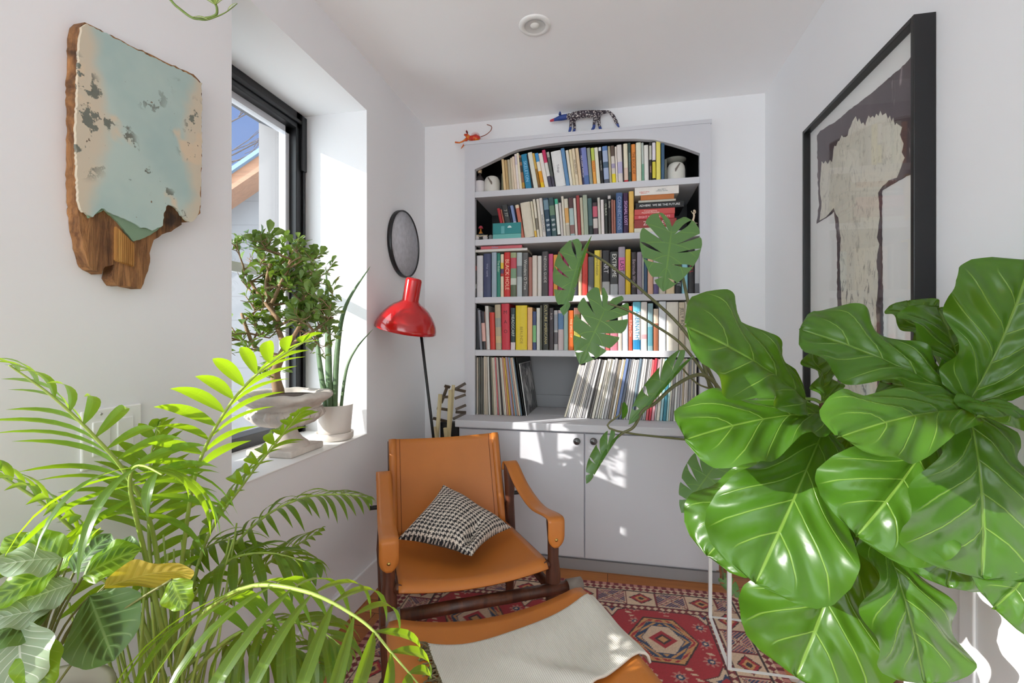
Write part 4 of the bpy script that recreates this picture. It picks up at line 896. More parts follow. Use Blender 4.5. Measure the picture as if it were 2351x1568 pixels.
# ------------------------------------------------------------------ framed picture on the right wall
XF = .69; pn, pf = onX(2098, 32, XF), onX(1842, 303, XF)
y0, y1, zt, zb = pn.y, pf.y, (pn.z + pf.z) / 2, .80
pic = thing('framed_picture', (XR, (y0 + y1) / 2, (zt + zb) / 2), 0, 'large black framed picture of a pale torn tree shape on right wall', 'picture')
PL = Vector(pic.location); q = MB(); fw = .0125
def pb_(q, a, b): q.box(Vector(a) - PL, Vector(b) - PL)
pb_(q, (XF, y0, zb), (XR - .0005, y0 + fw, zt)); pb_(q, (XF, y1 - fw, zb), (XR - .0005, y1, zt)); pb_(q, (XF, y0 + fw, zt - fw), (XR - .0005, y1 - fw, zt)); pb_(q, (XF, y0 + fw, zb), (XR - .0005, y1 - fw, zb + fw))
bevel(q.build('frame', mat('black_frame_wood', (20, 20, 22), .35), pic), .0015)
q = MB(); pb_(q, (XF + .022, y0 + fw, zb + fw), (XF + .026, y1 - fw, zt - fw)); q.build('backing_paper', mat('white_mount', (228, 228, 226), .8), pic)
BL = PL
XA = XF + .0205
m, nt, b = newmat('plum_ink'); f = noisen(nt, 5, 5, .6, stretched(nt, 1, 3, 1), .5); f2 = noisen(nt, 9, 6, .7, stretched(nt, 1, 2, .7), 1.5)
nt.links.new(mixc(nt, ramp(nt, f2, .60, .72), mixc(nt, f, lin((58, 50, 54)), lin((98, 82, 86))), lin((150, 138, 138))), b.inputs['Base Color']); b.inputs['Roughness'].default_value = .7; INK = m
m, nt, b = newmat('pale_torn_paper'); f = noisen(nt, 22, 7, .7, None, .8); f2 = noisen(nt, 60, 5, .7, stretched(nt, 1, 1, .4), 1)
sp = N(nt, 'ShaderNodeSeparateXYZ'); nt.links.new(N(nt, 'ShaderNodeTexCoord').outputs['Object'], sp.inputs[0])
k = ramp(nt, sp.outputs[2], .05, -.1)
nt.links.new(mixc(nt, mth(nt, 'MULTIPLY', ramp(nt, f2, .5, .68), mth(nt, 'ADD', mth(nt, 'MULTIPLY', k, .5), .42)), mixc(nt, f, lin((222, 215, 196)), lin((206, 204, 194))), lin((92, 86, 80))), b.inputs['Base Color']); b.inputs['Roughness'].default_value = .8; PAP = m
layer([(1876, 312), (1884, 300), (1920, 278), (1955, 248), (2000, 215), (2040, 180), (2072, 152), (2104, 118), (2108, 392), (2075, 408), (2050, 422), (2024, 438), (2024, 560), (2030, 1000), (1922, 1000), (1922, 560), (1915, 485), (1908, 492), (1874, 514), (1880, 470), (1877, 400)], XA + .001, XA - .0003, .9, INK, 'dark_print', pic, 4, 6)
random.seed(3); spk = []
def spike(a, b_, n, amp):
    for i in range(n):
        t = i / n; spk.append((a[0] + (b_[0] - a[0]) * t, a[1] + (b_[1] - a[1]) * t + (random.uniform(0, amp) if i % 2 else -random.uniform(0, amp))))
for a, b_, n, am in (((1886, 372), (1915, 372), 6, 8), ((1915, 335), (1940, 308), 6, 6), ((1942, 318), (1960, 272), 5, 4), ((1964, 274), (1990, 286), 6, 8), ((1994, 270), (2030, 258), 8, 7), ((2034, 268), (2066, 288), 8, 9)): spike(a, b_, n, am)
spk += [(2070, 292), (2066, 310), (2074, 330), (2070, 350), (2076, 362), (2068, 385), (2058, 408), (2040, 414), (2026, 428), (2016, 442), (2019, 500), (2013, 545), (2018, 560), (2011, 600), (2016, 640), (2011, 700), (2015, 1000), (1930, 1000), (1932, 700), (1928, 600), (1930, 545), (1924, 500), (1914, 478), (1896, 498), (1882, 506), (1886, 470), (1882, 430)]
layer(spk, XA + .0005, XA - .0012, .7, PAP, 'pale_print', pic, 6, 8)
m = glass_mat('picture_glass', refl=.6)
q = MB(); pb_(q, (XF + .010, y0 + fw, zb + fw), (XF + .012, y1 - fw, zt - fw)); q.build('glass', m, pic)

# ------------------------------------------------------------------ folded rack in the corner behind the chair
rk = thing('folding_rack', (-.86, 2.29, 0), 0, 'folded pale wooden lattice rack leaning in the corner beside bookcase', 'rack')
R0 = Vector(rk.location); PALE = wood_mat('pale_wood', (190, 175, 130), (222, 210, 170), (30, 30, 3), .55, .05); DRK = wood_mat('dark_slat', (58, 46, 36), (92, 76, 58), (3, 30, 30), .5, .05)
def down(px, py, px2, py2, t):       # slat running from a seen top, through a seen lower point, to the floor
    a, b_ = at(px, py, t), at(px2, py2, t); d = b_ - a; return a - R0, a + d * ((.004 - a.z) / d.z) - R0
for (a, b_, c_, d_, t, w_) in ((1011, 905, 1002, 1020, 2.235, .017), (1034, 895, 1029, 1020, 2.215, .016), (1041, 884, 1030, 1020, 2.245, .013), (998, 980, 1002, 1020, 2.22, .014), (1022, 982, 1026, 1020, 2.205, .015)):
    p, e = down(a, b_, c_, d_, t); q = MB(); q.bar(p, e, w_, .012, up=(.2, 1, 0)); bevel(q.build('upright_slat', PALE, rk), .001)
for a, b_ in (((1021, 886), (1033, 889)), ((1044, 893), (1069, 899)), ((1012, 912), (1032, 911)), ((1003, 937), (1030, 941)), ((1046, 946), (1070, 947)), ((994, 960), (1028, 968)), ((1046, 893), (1069, 880)), ((1044, 915), (1069, 906)), ((1046, 940), (1070, 930)), ((1040, 962), (1069, 948)), ((1026, 890), (1013, 925))):
    q = MB(); q.bar(at(*a, 2.255) - R0, at(*b_, 2.27) - R0, .013, .01, up=(.2, 1, 0)); bevel(q.build('cross_slat', DRK, rk), .001)
q = MB(); a, c_ = at(1012, 968, 2.27), at(1053, 968, 2.27); q.box(Vector((a.x, a.y - .01, .004)) - R0, Vector((c_.x, a.y + .03, a.z)) - R0); bevel(q.build('black_panel', BLACK, rk), .003)
# ------------------------------------------------------------------ plants: helpers
FIDDLE = [(0, .03), (.03, .24), (.09, .50), (.18, .60), (.30, .58), (.42, .66), (.56, .86), (.68, .98), (.78, 1.0), (.88, .92), (.95, .74), (.985, .48), (1, .05)]
OVAL = [(0, .03), (.08, .42), (.25, .82), (.45, 1), (.65, .95), (.82, .70), (.93, .38), (1, .02)]
LANCE = [(0, .12), (.12, .6), (.3, .95), (.45, 1), (.65, .82), (.85, .42), (1, .01)]
SPOON = [(0, .08), (.2, .4), (.5, .85), (.75, 1), (.92, .7), (1, .05)]
def blade(q, base, tip, nh, width, prof=FIDDLE, nu=22, nv=5, arch=0, fold=.0, wave=0, nw=3, twist=0, curl=0, mi=0, ph=0, skew=0, puck=0, nlat=5, slope=1.35):
    base, tip, nh = Vector(base), Vector(tip), Vector(nh)
    T = (tip - base); L = T.length; T.normalize(); S = nh.cross(T)
    S = S.normalized() if S.length > 1e-6 else T.orthogonal().normalized(); Nn = T.cross(S).normalized()
    vs, uvs = [], []
    for i in range(nu):
        u = i / (nu - 1); w = interp(prof, u) * width / 2; cen = base + T * (L * u) + Nn * (arch * L * 4 * u * (1 - u)) + S * skew * L * 4 * u * (1 - u)
        tw = twist * u; s = S * math.cos(tw) + Nn * math.sin(tw); n = Nn * math.cos(tw) - S * math.sin(tw)
        for j in range(2 * nv + 1):
            v = (j - nv) / nv; a = abs(v)
            off = fold * a * w - curl * a * a * w + wave * a * a * math.sin(nw * 2 * PI * u + (ph if v > 0 else ph + 2.1)) * min(1, 4 * u) * min(1, 6 * (1 - u) + .3)
            if puck:
                p_ = (u * nlat - a * slope * nlat * .3); off += puck * min(1, 5 * a) * (1 - a ** 4 * .6) * (.5 - .5 * math.cos(2 * PI * p_)) * min(1, 5 * u) * min(1, 5 * (1 - u)); off -= puck * 1.2 * math.exp(-(a / .09) ** 2)
            vs.append(cen + s * (v * w) + n * off); uvs.append((u, v))
    k = 2 * nv + 1; fs = [(i * k + j, (i + 1) * k + j, (i + 1) * k + j + 1, i * k + j + 1) for i in range(nu - 1) for j in range(k - 1)]
    q.add(vs, fs, mi, uvs, True)

# ------------------------------------------------------------------ fiddle-leaf fig
FIG = leaf_mat('fig_leaf', (58, 97, 24), (132, 165, 72), (84, 122, 44), .29, .17, 5, 1.35, .026, .026, .25, .5, tcol=(158, 198, 24), veinmix=.55)
BARK = mat('brown_bark', (92, 62, 44), .85, var=.35, vscale=60, bump=.6, bscale=90); TERRA = mat('grey_planter', (188, 186, 182), .6, var=.05); SOIL = mat('soil', (52, 38, 28), .95, var=.4, vscale=120, bump=1, bscale=120)
trunk = [at(2058, 1568, .95), at(2066, 1400, .945), at(2080, 1270, .935), at(2096, 1140, .92), at(2140, 1020, .88), at(2205, 950, .82), at(2226, 925, .795)]
fb_ = Vector((trunk[0].x - .03, trunk[0].y + .02, 0))
fg = thing('fiddle_leaf_fig', fb_, 0, 'fiddle leaf fig with huge glossy green leaves in front of right wall', 'houseplant')
G0 = Vector(fg.location)
def pot(root, r0, r1, h, mtl, name='pot', soil=.85, n=40, sq=(1, 1)):
    q = MB(); t = .012
    q.lathe([(.0005, 0), (r0 - .01, 0), (r0, .008), (r1, h - .008), (r1 - .003, h), (r1 - t, h), (r1 - t - .002, h - .02), (r0 * .9, h * soil - .02)], n=n); q.build(name, mtl, root)
    q = MB(); q.lathe([(.0005, h * soil + .006), (r1 * .5, h * soil + .004), (r0 + (r1 - r0) * soil - .004, h * soil)], n=n); q.build('soil', SOIL, root)
pot(fg, .12, .15, .27, TERRA)
q = MB(); pts = [Vector((.03, -.02, .2))] + [p - G0 for p in trunk]
pts = bez(pts, 5); q.tube(pts, [.0125 - .007 * i / (len(pts) - 1) for i in range(len(pts))], 10)
br = [at(2083, 1245, .932), at(2030, 1190, .935), at(1965, 1145, .94), at(1925, 1090, .945), at(1900, 1010, .94), at(1885, 925, .95)]
pb2 = bez([p - G0 for p in br], 5); q.tube(pb2, [.008 - .004 * i / (len(pb2) - 1) for i in range(len(pb2))], 9)
q.tube([p - G0 for p in bez([at(2060, 965, .90), at(2050, 930, .91), at(2040, 880, .92)], 5)], .006, 8)
q.build('trunk', BARK, fg)
FIGL = [
 # base px,py,t | tip px,py,t | width | normal (right, up, towards viewer) | arch fold wave curl
 ((1852, 918, .95), (1576, 745, .86), .235, (.35, .50, .79), .05, .16, .020, .12),
 ((1905, 945, .95), (1572, 1006, .86), .180, (.0, .78, .62), .06, .05, .014, .12),
 ((1892, 985, .94), (1735, 1340, .82), .245, (-.35, .45, .82), .05, .10, .018, .10),
 ((1880, 1030, .97), (1622, 1275, .92), .20, (-.75, .25, .60), .06, .05, .020, .10),
 ((2222, 920, .80), (1838, 752, .88), .175, (-.15, .66, .73), .05, .16, .020, .12),
 ((2228, 928, .79), (2372, 598, .74), .20, (-.25, .05, .96), .05, .10, .016, .10),
 ((2218, 900, .81), (2158, 705, .88), .175, (-.1, .15, .98), .05, .25, .016, .10),
 ((2228, 938, .76), (1925, 1000, .66), .130, (.05, .78, .62), .06, .08, .012, .12),
 ((2232, 945, .80), (2262, 1330, .735), .275, (.05, .42, .90), .04, .08, .016, .10),
 ((2150, 985, .85), (1968, 1232, .79), .21, (-.15, .50, .85), .08, .12, .016, .12),
 ((1950, 1215, .93), (1830, 1556, .855), .270, (-.20, .36, .91), .04, .08, .020, .10),
 ((2018, 1200, .88), (2130, 1572, .765), .20, (.20, .36, .91), .04, .08, .018, .10),
 ((2205, 1110, .84), (2180, 1350, .81), .155, (-.1, .25, .96), .04, .05, .012, .10),
 ((2425, 1235, .76), (2285, 1400, .73), .15, (.25, .5, .8), .05, .05, .012, .10),
 ((2440, 985, .75), (2245, 952, .71), .12, (0, .92, .38), .05, .05, .010, .10),
 ((1892, 930, .96), (1868, 805, 1.00), .12, (.45, .25, .85), .06, .25, .016, .10),
 ((2214, 918, .83), (2020, 872, .93), .13, (.0, .35, .93), .03, .08, .012, .10),
 ((2140, 800, .92), (2085, 690, .97), .10, (-.2, .1, .97), .05, .1, .012, .10),
 ((1950, 1140, .92), (1922, 1290, .90), .095, (.45, .2, .87), .05, .25, .010, .10),
 ((2010, 1010, .97), (1945, 1120, .95), .11, (-.3, .3, .9), .05, .15, .012, .10),
 ((1962, 960, .98), (1920, 1100, 1.0), .11, (-.6, .2, .75), .05, .2, .012, .10),
]
PETI = mat('petiole_green', (112, 138, 62), .5)
for i, (b_, t_, w_, nh, ar, fo, wa, cu_) in enumerate(FIGL):
    q = MB(); bp, tp = at(*b_) - G0, at(*t_) - G0; pet = (tp - bp).normalized()
    blade(q, bp, tp, cdir(*nh), w_, FIDDLE, 56, 10, ar, fo, wa, 2.5, 0, cu_, ph=i * 1.7, puck=.0055); q.v = [(min(x, XR - .006 - G0.x), y, z) for x, y, z in q.v]; lf = q.build('leaf', FIG, fg, recalc=False, uv=True)
    near = min(pts + pb2, key=lambda p: (p - bp).length); q = MB(); q.tube(bez([near, (near + bp) / 2 + Vector((0, 0, .004)), bp + (tp - bp) * .015], 4), .0035, 7); q.build('petiole', PETI, lf)
# ------------------------------------------------------------------ monstera on a white wire stand
s0, s1 = onZ(1628, 1421, 0), onZ(1668, 1546, 0)
SX0, SY0, SY1 = (s0.x + s1.x) / 2, s1.y, s0.y; SX1, SZ = SX0 + .30, .56
st = thing('plant_stand', (SX0 + .15, (SY0 + SY1) / 2, 0), 0, 'white square wire plant stand behind the fiddle leaf fig', 'plant stand')
W0 = Vector(st.location); WST = mat('white_steel', (236, 236, 234), .4); bw = .0125; hb = bw / 2
for x in (SX0 + hb, SX1 - hb):
    for y in (SY0 + hb, SY1 - hb):
        q = MB(); q.box(Vector((x - hb, y - hb, .001)) - W0, Vector((x + hb, y + hb, SZ)) - W0); bevel(q.build('leg', WST, st), .001)
for z in (.001, SZ - bw):
    for x in (SX0 + hb, SX1 - hb):
        q = MB(); q.box(Vector((x - hb, SY0 + bw, z)) - W0, Vector((x + hb, SY1 - bw, z + bw)) - W0); bevel(q.build('rail', WST, st), .001)
    for y in (SY0 + hb, SY1 - hb):
        q = MB(); q.box(Vector((SX0 + bw, y - hb, z)) - W0, Vector((SX1 - bw, y + hb, z + bw)) - W0); bevel(q.build('rail', WST, st), .001)
q = MB(); q.box(Vector((SX0 + bw, SY0 + bw, SZ - .008)) - W0, Vector((SX1 - bw, SY1 - bw, SZ - .001)) - W0); q.build('top_plate', WST, st)
mo = thing('monstera', (SX0 + .15, (SY0 + SY1) / 2, SZ + .0005), 0, 'monstera with split leaves reaching across the bookcase from white stand', 'houseplant')
M0 = Vector(mo.location); pot(mo, .095, .115, .17, mat('charcoal_pot', (60, 60, 62), .5))
MON = leaf_mat('monstera_leaf', (48, 106, 32), (130, 170, 90), (92, 128, 88), .28, .3, 5, .9, .035, .03, .2, .3, veinmix=.55)
def monstera(base, tip, nh, width, bend=.0, fold=.1, slits=5, seed=0, lobe=.16, roll=0):
    # base = where the petiole meets the blade; heart outline with slits towards the margin and holes near the rib
    base, tip = Vector(base), Vector(tip); T = tip - base; L = T.length; T.normalize(); S = Vector(nh).cross(T).normalized(); Nn = T.cross(S)
    rnd = random.Random(seed); q = MB(); mw = width / 2
    half = [(-.10, .10), (-.20, .38), (-.13, .72), (.05, .95), (.25, 1.0), (.45, .93), (.63, .76), (.80, .50), (.92, .24), (1.0, .0)]
    def marg(s):
        f = s * (len(half) - 1); i = min(int(f), len(half) - 2); t = f - i; a, c = half[i], half[i + 1]; return a[0] + (c[0] - a[0]) * t, a[1] + (c[1] - a[1]) * t
    def pos(y, x, sd):
        a = abs(x) / 1.0
        if roll: ang = roll * a; xx, zz = math.sin(ang) / roll * mw, (math.cos(ang) - 1) / roll * mw * -1
        else: xx, zz = a * mw, fold * a * mw
        return base + T * (y * L) + S * (sd * xx) + Nn * (zz - bend * L * max(y, -.1) ** 2)
    for sd in (-1, 1):
        n = slits + 1; edges = [0] + [(i + 1) / n + rnd.uniform(-.025, .025) for i in range(n - 1)] + [1]; gaps = [0] + [rnd.uniform(.09, .17) for _ in range(n - 1)] + [0]; closed = [rnd.random() < .45 for _ in range(n + 1)]
        for i in range(n):
            a, c = edges[i], edges[i + 1]; R_ = 12; Cc = 6; vs, uvs = [], []
            gl, gr = gaps[i], gaps[i + 1]; open0 = .2; hl, hr = closed[i], closed[i + 1]
            for r in range(R_ + 1):
                v = r / R_; k = max(0, (v - open0) / (1 - open0)); go = min(1, k * 1.6); gc = math.sin(min(1, k) * PI) * (1 if k < .98 else 0)
                for cidx in range(Cc + 1):
                    s = a + (c - a) * (cidx / Cc); s2 = s + (c - a) * (gl * (gc if hl else go) * (1 - cidx / Cc) - gr * (gc if hr else go) * cidx / Cc)
                    my, mx_ = marg(min(1, max(0, s2))); e = cidx / Cc
                    rnd_end = 1 - .05 * v * ((0 if hl else max(0, 1 - 2 * e) ** 4) + (0 if hr else max(0, 2 * e - 1) ** 4))
                    ry = .02 + s * .93 if s > .1 else .02 + s * .93; v2 = v * rnd_end
                    y = ry + (my - ry) * v2 ** 1.1; x = mx_ * v2
                    vs.append(pos(y, x, sd)); uvs.append((s, sd * v))
            K = Cc + 1; fs = [(r * K + j, r * K + j + 1, (r + 1) * K + j + 1, (r + 1) * K + j) for r in range(R_) for j in range(Cc)]
            if sd > 0: fs = [tuple(reversed(f)) for f in fs]
            q.add(vs, fs, 0, uvs, True)
    return q
MONL = [
 ((1543, 518, 1.64), (1528, 658, 1.50), (-.05, .35, .94), .215, .10, .04, 5, 1, 0),
 ((1336, 575, 1.78), (1288, 722, 1.72), (-.75, .25, .60), .19, .05, -.05, 5, 2, 1.3),
 ((1396, 695, 1.70), (1335, 832, 1.62), (.1, .35, .92), .195, .12, .04, 5, 3, 0),
 ((1562, 838, 1.62), (1440, 972, 1.60), (-.75, .3, .6), .12, .04, .2, 4, 4, 1.9),
 ((1408, 1010, 1.63), (1342, 1108, 1.60), (-.8, .2, .55), .10, .06, .2, 4, 5, 2.0),
 ((1648, 1060, 1.45), (1565, 1172, 1.40), (-.3, .5, .8), .15, .16, .1, 5, 6, .8),
 ((1722, 918, 1.45), (1598, 926, 1.38), (0, .93, .35), .16, .08, .05, 5, 7, 0),
 ((1660, 1330, 1.60), (1700, 1372, 1.58), (.3, .2, .9), .06, .05, .1, 3, 8, 1.0),
]
for b_, t_, nh, w_, be, fo, sl, sd, ro_ in MONL:
    q = monstera(at(*b_) - M0, at(*t_) - M0, cdir(*nh), w_, be, fo, sl, sd, roll=ro_); q.build('leaf', MON, mo, recalc=False, uv=True)
crown = Vector((0, 0, .15)); hub = [at(1690, 960, 1.60) - M0, at(1660, 900, 1.62) - M0]
STEM = mat('monstera_stem', (98, 98, 62), .5, var=.25, vscale=30)
for path, r in (
    ([(1668, 1010, 1.62), (1625, 870, 1.63), (1592, 748, 1.62), (1567, 634, 1.61), (1550, 570, 1.64), (1543, 520, 1.645)], .0058),
    ([(1670, 1010, 1.63), (1650, 900, 1.65), (1575, 765, 1.68), (1480, 672, 1.72), (1390, 602, 1.76), (1338, 574, 1.78)], .0058),
    ([(1668, 1000, 1.61), (1640, 900, 1.62), (1572, 798, 1.64), (1500, 745, 1.66), (1440, 712, 1.69), (1396, 697, 1.70)], .005),
    ([(1680, 985, 1.60), (1655, 900, 1.60), (1610, 860, 1.60), (1550, 885, 1.60), (1505, 925, 1.60), (1476, 943, 1.60), (1455, 980, 1.61), (1428, 995, 1.62), (1408, 1012, 1.63)], .006),
    ([(1690, 990, 1.60), (1660, 910, 1.61), (1600, 880, 1.62), (1562, 840, 1.62)], .0035),
    ([(1680, 1010, 1.58), (1672, 1020, 1.50), (1648, 1060, 1.45)], .004), ([(1690, 1010, 1.58), (1740, 920, 1.48), (1722, 918, 1.45)], .004),
    ([(1418, 990, 1.62), (1424, 950, 1.62), (1428, 925, 1.62)], .0032), ([(1690, 1030, 1.61), (1655, 1180, 1.60), (1660, 1330, 1.60)], .004)):
    P = bez([crown + Vector((random.uniform(-.02, .02), random.uniform(-.02, .02), 0))] + [at(*p) - M0 for p in path], 6)
    q = MB(); q.tube(P, [r * (1.25 - .5 * i / len(P)) for i in range(len(P))], 9); q.build('stem', STEM, mo)
q = MB(); blade(q, at(1430, 962, 1.62) - M0, at(1432, 922, 1.62) - M0, cdir(.5, .1, .8), .03, OVAL, 10, 3, .05, .3); q.build('leaf', MON, mo, recalc=False, uv=True)

# ------------------------------------------------------------------ palm
PALM = leaf_mat('palm_leaf', (68, 98, 40), (120, 155, 62), (80, 116, 54), .3, .42, 1, 0, .10, .01, .2, .15, tcol=(188, 228, 28), veinmix=.35)
PSTEM = mat('palm_stem', (150, 170, 80), .45, var=.25, vscale=30)
pbase = at(372, 1640, .86); pz = .30
pl = thing('palm', (pbase.x, pbase.y, 0), 0, 'feathery green palm standing at the left under the painted board', 'houseplant')
P0 = Vector(pl.location); pot(pl, .13, .16, .30, mat('woven_planter', (120, 92, 62), .9, var=.3, vscale=50, bump=.8, bscale=60))
def frond(pts, n, ll, lw, droop=.35, spread=1.0, start=.25, seed=0, up=(0, 0, 1), lift=.0, prof=LANCE, r=.0042, sidebias=0, tipang=.55, flat=.15, a0=.45):
    rnd = random.Random(seed); C = bez([p - P0 for p in pts], 14); k = len(C); q = MB()
    q.tube(C, [r * (1 - .75 * i / k) for i in range(k)], 6, mi=1)
    d = [0]
    for a, b_ in zip(C, C[1:]): d.append(d[-1] + (b_ - a).length)
    tot = d[-1]
    for j in range(n):
        u = start + (1 - start) * (j + .5) / n; s = u * tot; i = max(0, min(k - 2, next((i for i in range(k - 1) if d[i + 1] >= s), k - 2)))
        f = (s - d[i]) / max(1e-6, d[i + 1] - d[i]); p = C[i].lerp(C[i + 1], f); T = (C[i + 1] - C[i]).normalized()
        S = T.cross(Vector(up)); S = S.normalized() if S.length > 1e-4 else RGT.copy(); Nn = S.cross(T)
        env = math.sin(PI * min(1, .18 + .82 * (j + .5) / n)) ** .6
        for sd in (-1, 1):
            if rnd.random() < .04: continue
            L_ = ll * env * rnd.uniform(.88, 1.08) * (1 + sidebias * sd); ang = tipang * (j / n) + a0
            D = (S * sd * math.cos(ang) * spread + T * math.sin(ang) + Nn * (flat + lift) + Vector((0, 0, -droop * rnd.uniform(.5, 1)))).normalized()
            tip = p + D * L_ + Vector((0, 0, -droop * L_ * .45)); nh = (Nn + Vector((rnd.uniform(-.3, .3), rnd.uniform(-.3, .3), .2)))
            blade(q, p, tip, nh, lw * rnd.uniform(.85, 1.1), prof, 9, 2, .10 + .10 * droop, .25, 0, 1)
    q.v = [(max(x, XL + .008 - P0.x), y, z) for x, y, z in q.v]
    return q.build('frond', [PALM, PSTEM], pl, recalc=False, uv=True)
FR = [
 # px paths with distance, then leaflet count, length, width, droop
 ([(385, 1480, .84), (350, 1220, .80), (290, 1090, .74), (215, 1000, .69), (120, 910, .65), (20, 838, .62)], 13, .175, .0165, .30, .42, 1),
 ([(400, 1480, .86), (425, 1230, .82), (455, 1070, .78), (520, 940, .74), (600, 850, .71), (715, 775, .69)], 11, .115, .020, .10, .50, 2),
 ([(370, 1500, .95), (345, 1280, .92), (342, 1120, .90), (350, 1030, .89), (368, 968, .88)], 13, .105, .019, .10, .36, 3),
 ([(410, 1500, .90), (470, 1250, .92), (560, 1110, .94), (640, 1010, .94), (690, 945, .93)], 14, .15, .024, .35, .32, 4),
 ([(420, 1520, .92), (500, 1310, .95), (590, 1200, .98), (690, 1145, 1.00), (790, 1135, 1.0), (850, 1145, 1.0)], 17, .11, .012, .45, .38, 5),
 ([(400, 1560, .80), (450, 1430, .72), (560, 1350, .66), (700, 1358, .62), (830, 1425, .60), (900, 1500, .585), (960, 1570, .57)], 13, .175, .0165, .80, .34, 6),
 ([(385, 1500, .82), (330, 1260, .76), (300, 1130, .72), (305, 1078, .69), (330, 1070, .66), (372, 1090, .63)], 8, .15, .015, .95, .55, 7),
 ([(360, 1520, .84), (270, 1330, .78), (140, 1190, .72), (30, 1110, .68), (-60, 1060, .66)], 15, .14, .018, .30, .35, 8),
 ([(420, 1540, .92), (520, 1380, .96), (620, 1290, .98), (700, 1240, .99), (740, 1215, 1.0)], 15, .085, .013, .25, .35, 9),
 ([(400, 1540, .88), (440, 1380, .88), (520, 1290, .88), (620, 1270, .88), (730, 1300, .88)], 14, .12, .018, .60, .35, 10),
 ([(390, 1530, .90), (400, 1380, .94), (450, 1280, .97), (520, 1240, .98), (600, 1260, .99)], 14, .10, .016, .45, .35, 11),
 ([(370, 1540, .82), (310, 1400, .80), (220, 1320, .78), (110, 1280, .76), (0, 1270, .74)], 13, .13, .018, .5, .35, 12),
 ([(430, 1560, .86), (520, 1470, .84), (620, 1430, .82), (720, 1440, .80), (800, 1500, .78)], 14, .12, .017, .8, .35, 13),
 ([(395, 1560, .88), (470, 1500, .90), (560, 1470, .92), (660, 1480, .93), (740, 1530, .93)], 12, .11, .017, .7, .3, 14),
]
for pts, n, ll, lw, dr, stt, sd in FR: frond([at(*p) for p in pts], n, ll, lw, dr, 1.0, stt, sd, a0=(-.35 if sd == 6 else .45))
q = MB(); rs = random.Random(9)
for k in range(46):
    a = rs.uniform(0, 2 * PI); rr = rs.uniform(.01, .075); b_ = Vector((rr * math.cos(a), rr * math.sin(a), .26)); top = b_ * 1.0 + Vector((rs.uniform(-.10, .10), rs.uniform(-.08, .08), rs.uniform(.22, .46)))
    q.tube(bez([b_, (b_ + top) / 2 + Vector((rs.uniform(-.012, .012), rs.uniform(-.012, .012), 0)), top], 4), [.0034 - .0018 * i / 8 for i in range(9)], 6)
q.build('stems', PSTEM, pl)

# ------------------------------------------------------------------ prayer plant, near left
PRA = leaf_mat('prayer_leaf', (74, 108, 58), (134, 160, 104), (120, 142, 104), .45, .22, 7, .9, .04, .05, .15, .12, stripe=(34, 58, 30), tcol=(190, 215, 40), veinmix=.6)
PRY = leaf_mat('yellowed_leaf', (196, 170, 62), (206, 190, 100), (190, 165, 80), .5, .45, 9, .9, .04, .03, .2, .3, tcol=(225, 200, 40))
PRS = leaf_mat('silver_leaf', (140, 158, 130), (205, 212, 195), (178, 184, 170), .38, .25, 8, .9, .04, .05, .15, .15, tcol=(200, 215, 150))
PRL = leaf_mat('lime_leaf', (112, 148, 40), (170, 195, 90), (150, 175, 80), .35, .45, 7, .9, .04, .05, .2, .12, stripe=(60, 98, 30), tcol=(205, 235, 40), veinmix=.5)
pp = at(60, 1700, .60)
py_ = thing('prayer_plant', (pp.x, pp.y, 0), 0, 'prayer plant with dark-spotted leaves in the near left corner', 'houseplant')
Q0 = Vector(py_.location); hq = .62
sd_ = thing('plant_pedestal', (pp.x, pp.y, 0), 0, 'pale pedestal under the prayer plant in the near left corner', 'pedestal')
q = MB(); q.lathe([(.0005, 0), (.10, 0), (.10, .012), (.03, .03), (.025, .45), (.10, .468), (.10, .48), (.0005, .48)], n=36); q.build('column', mat('oiled_wood', (150, 120, 88), .6), sd_)
q = MB(); t = .01
pr = MB(); pr.lathe([(.0005, .481), (.07, .481), (.075, .489), (.09, .60), (.08, .60), (.075, .58)], n=36); pr.build('pot', mat('stoneware_pot', (165, 155, 140), .6), py_)
pr = MB(); pr.lathe([(.0005, .578), (.079, .576)], n=36); pr.build('soil', SOIL, py_)
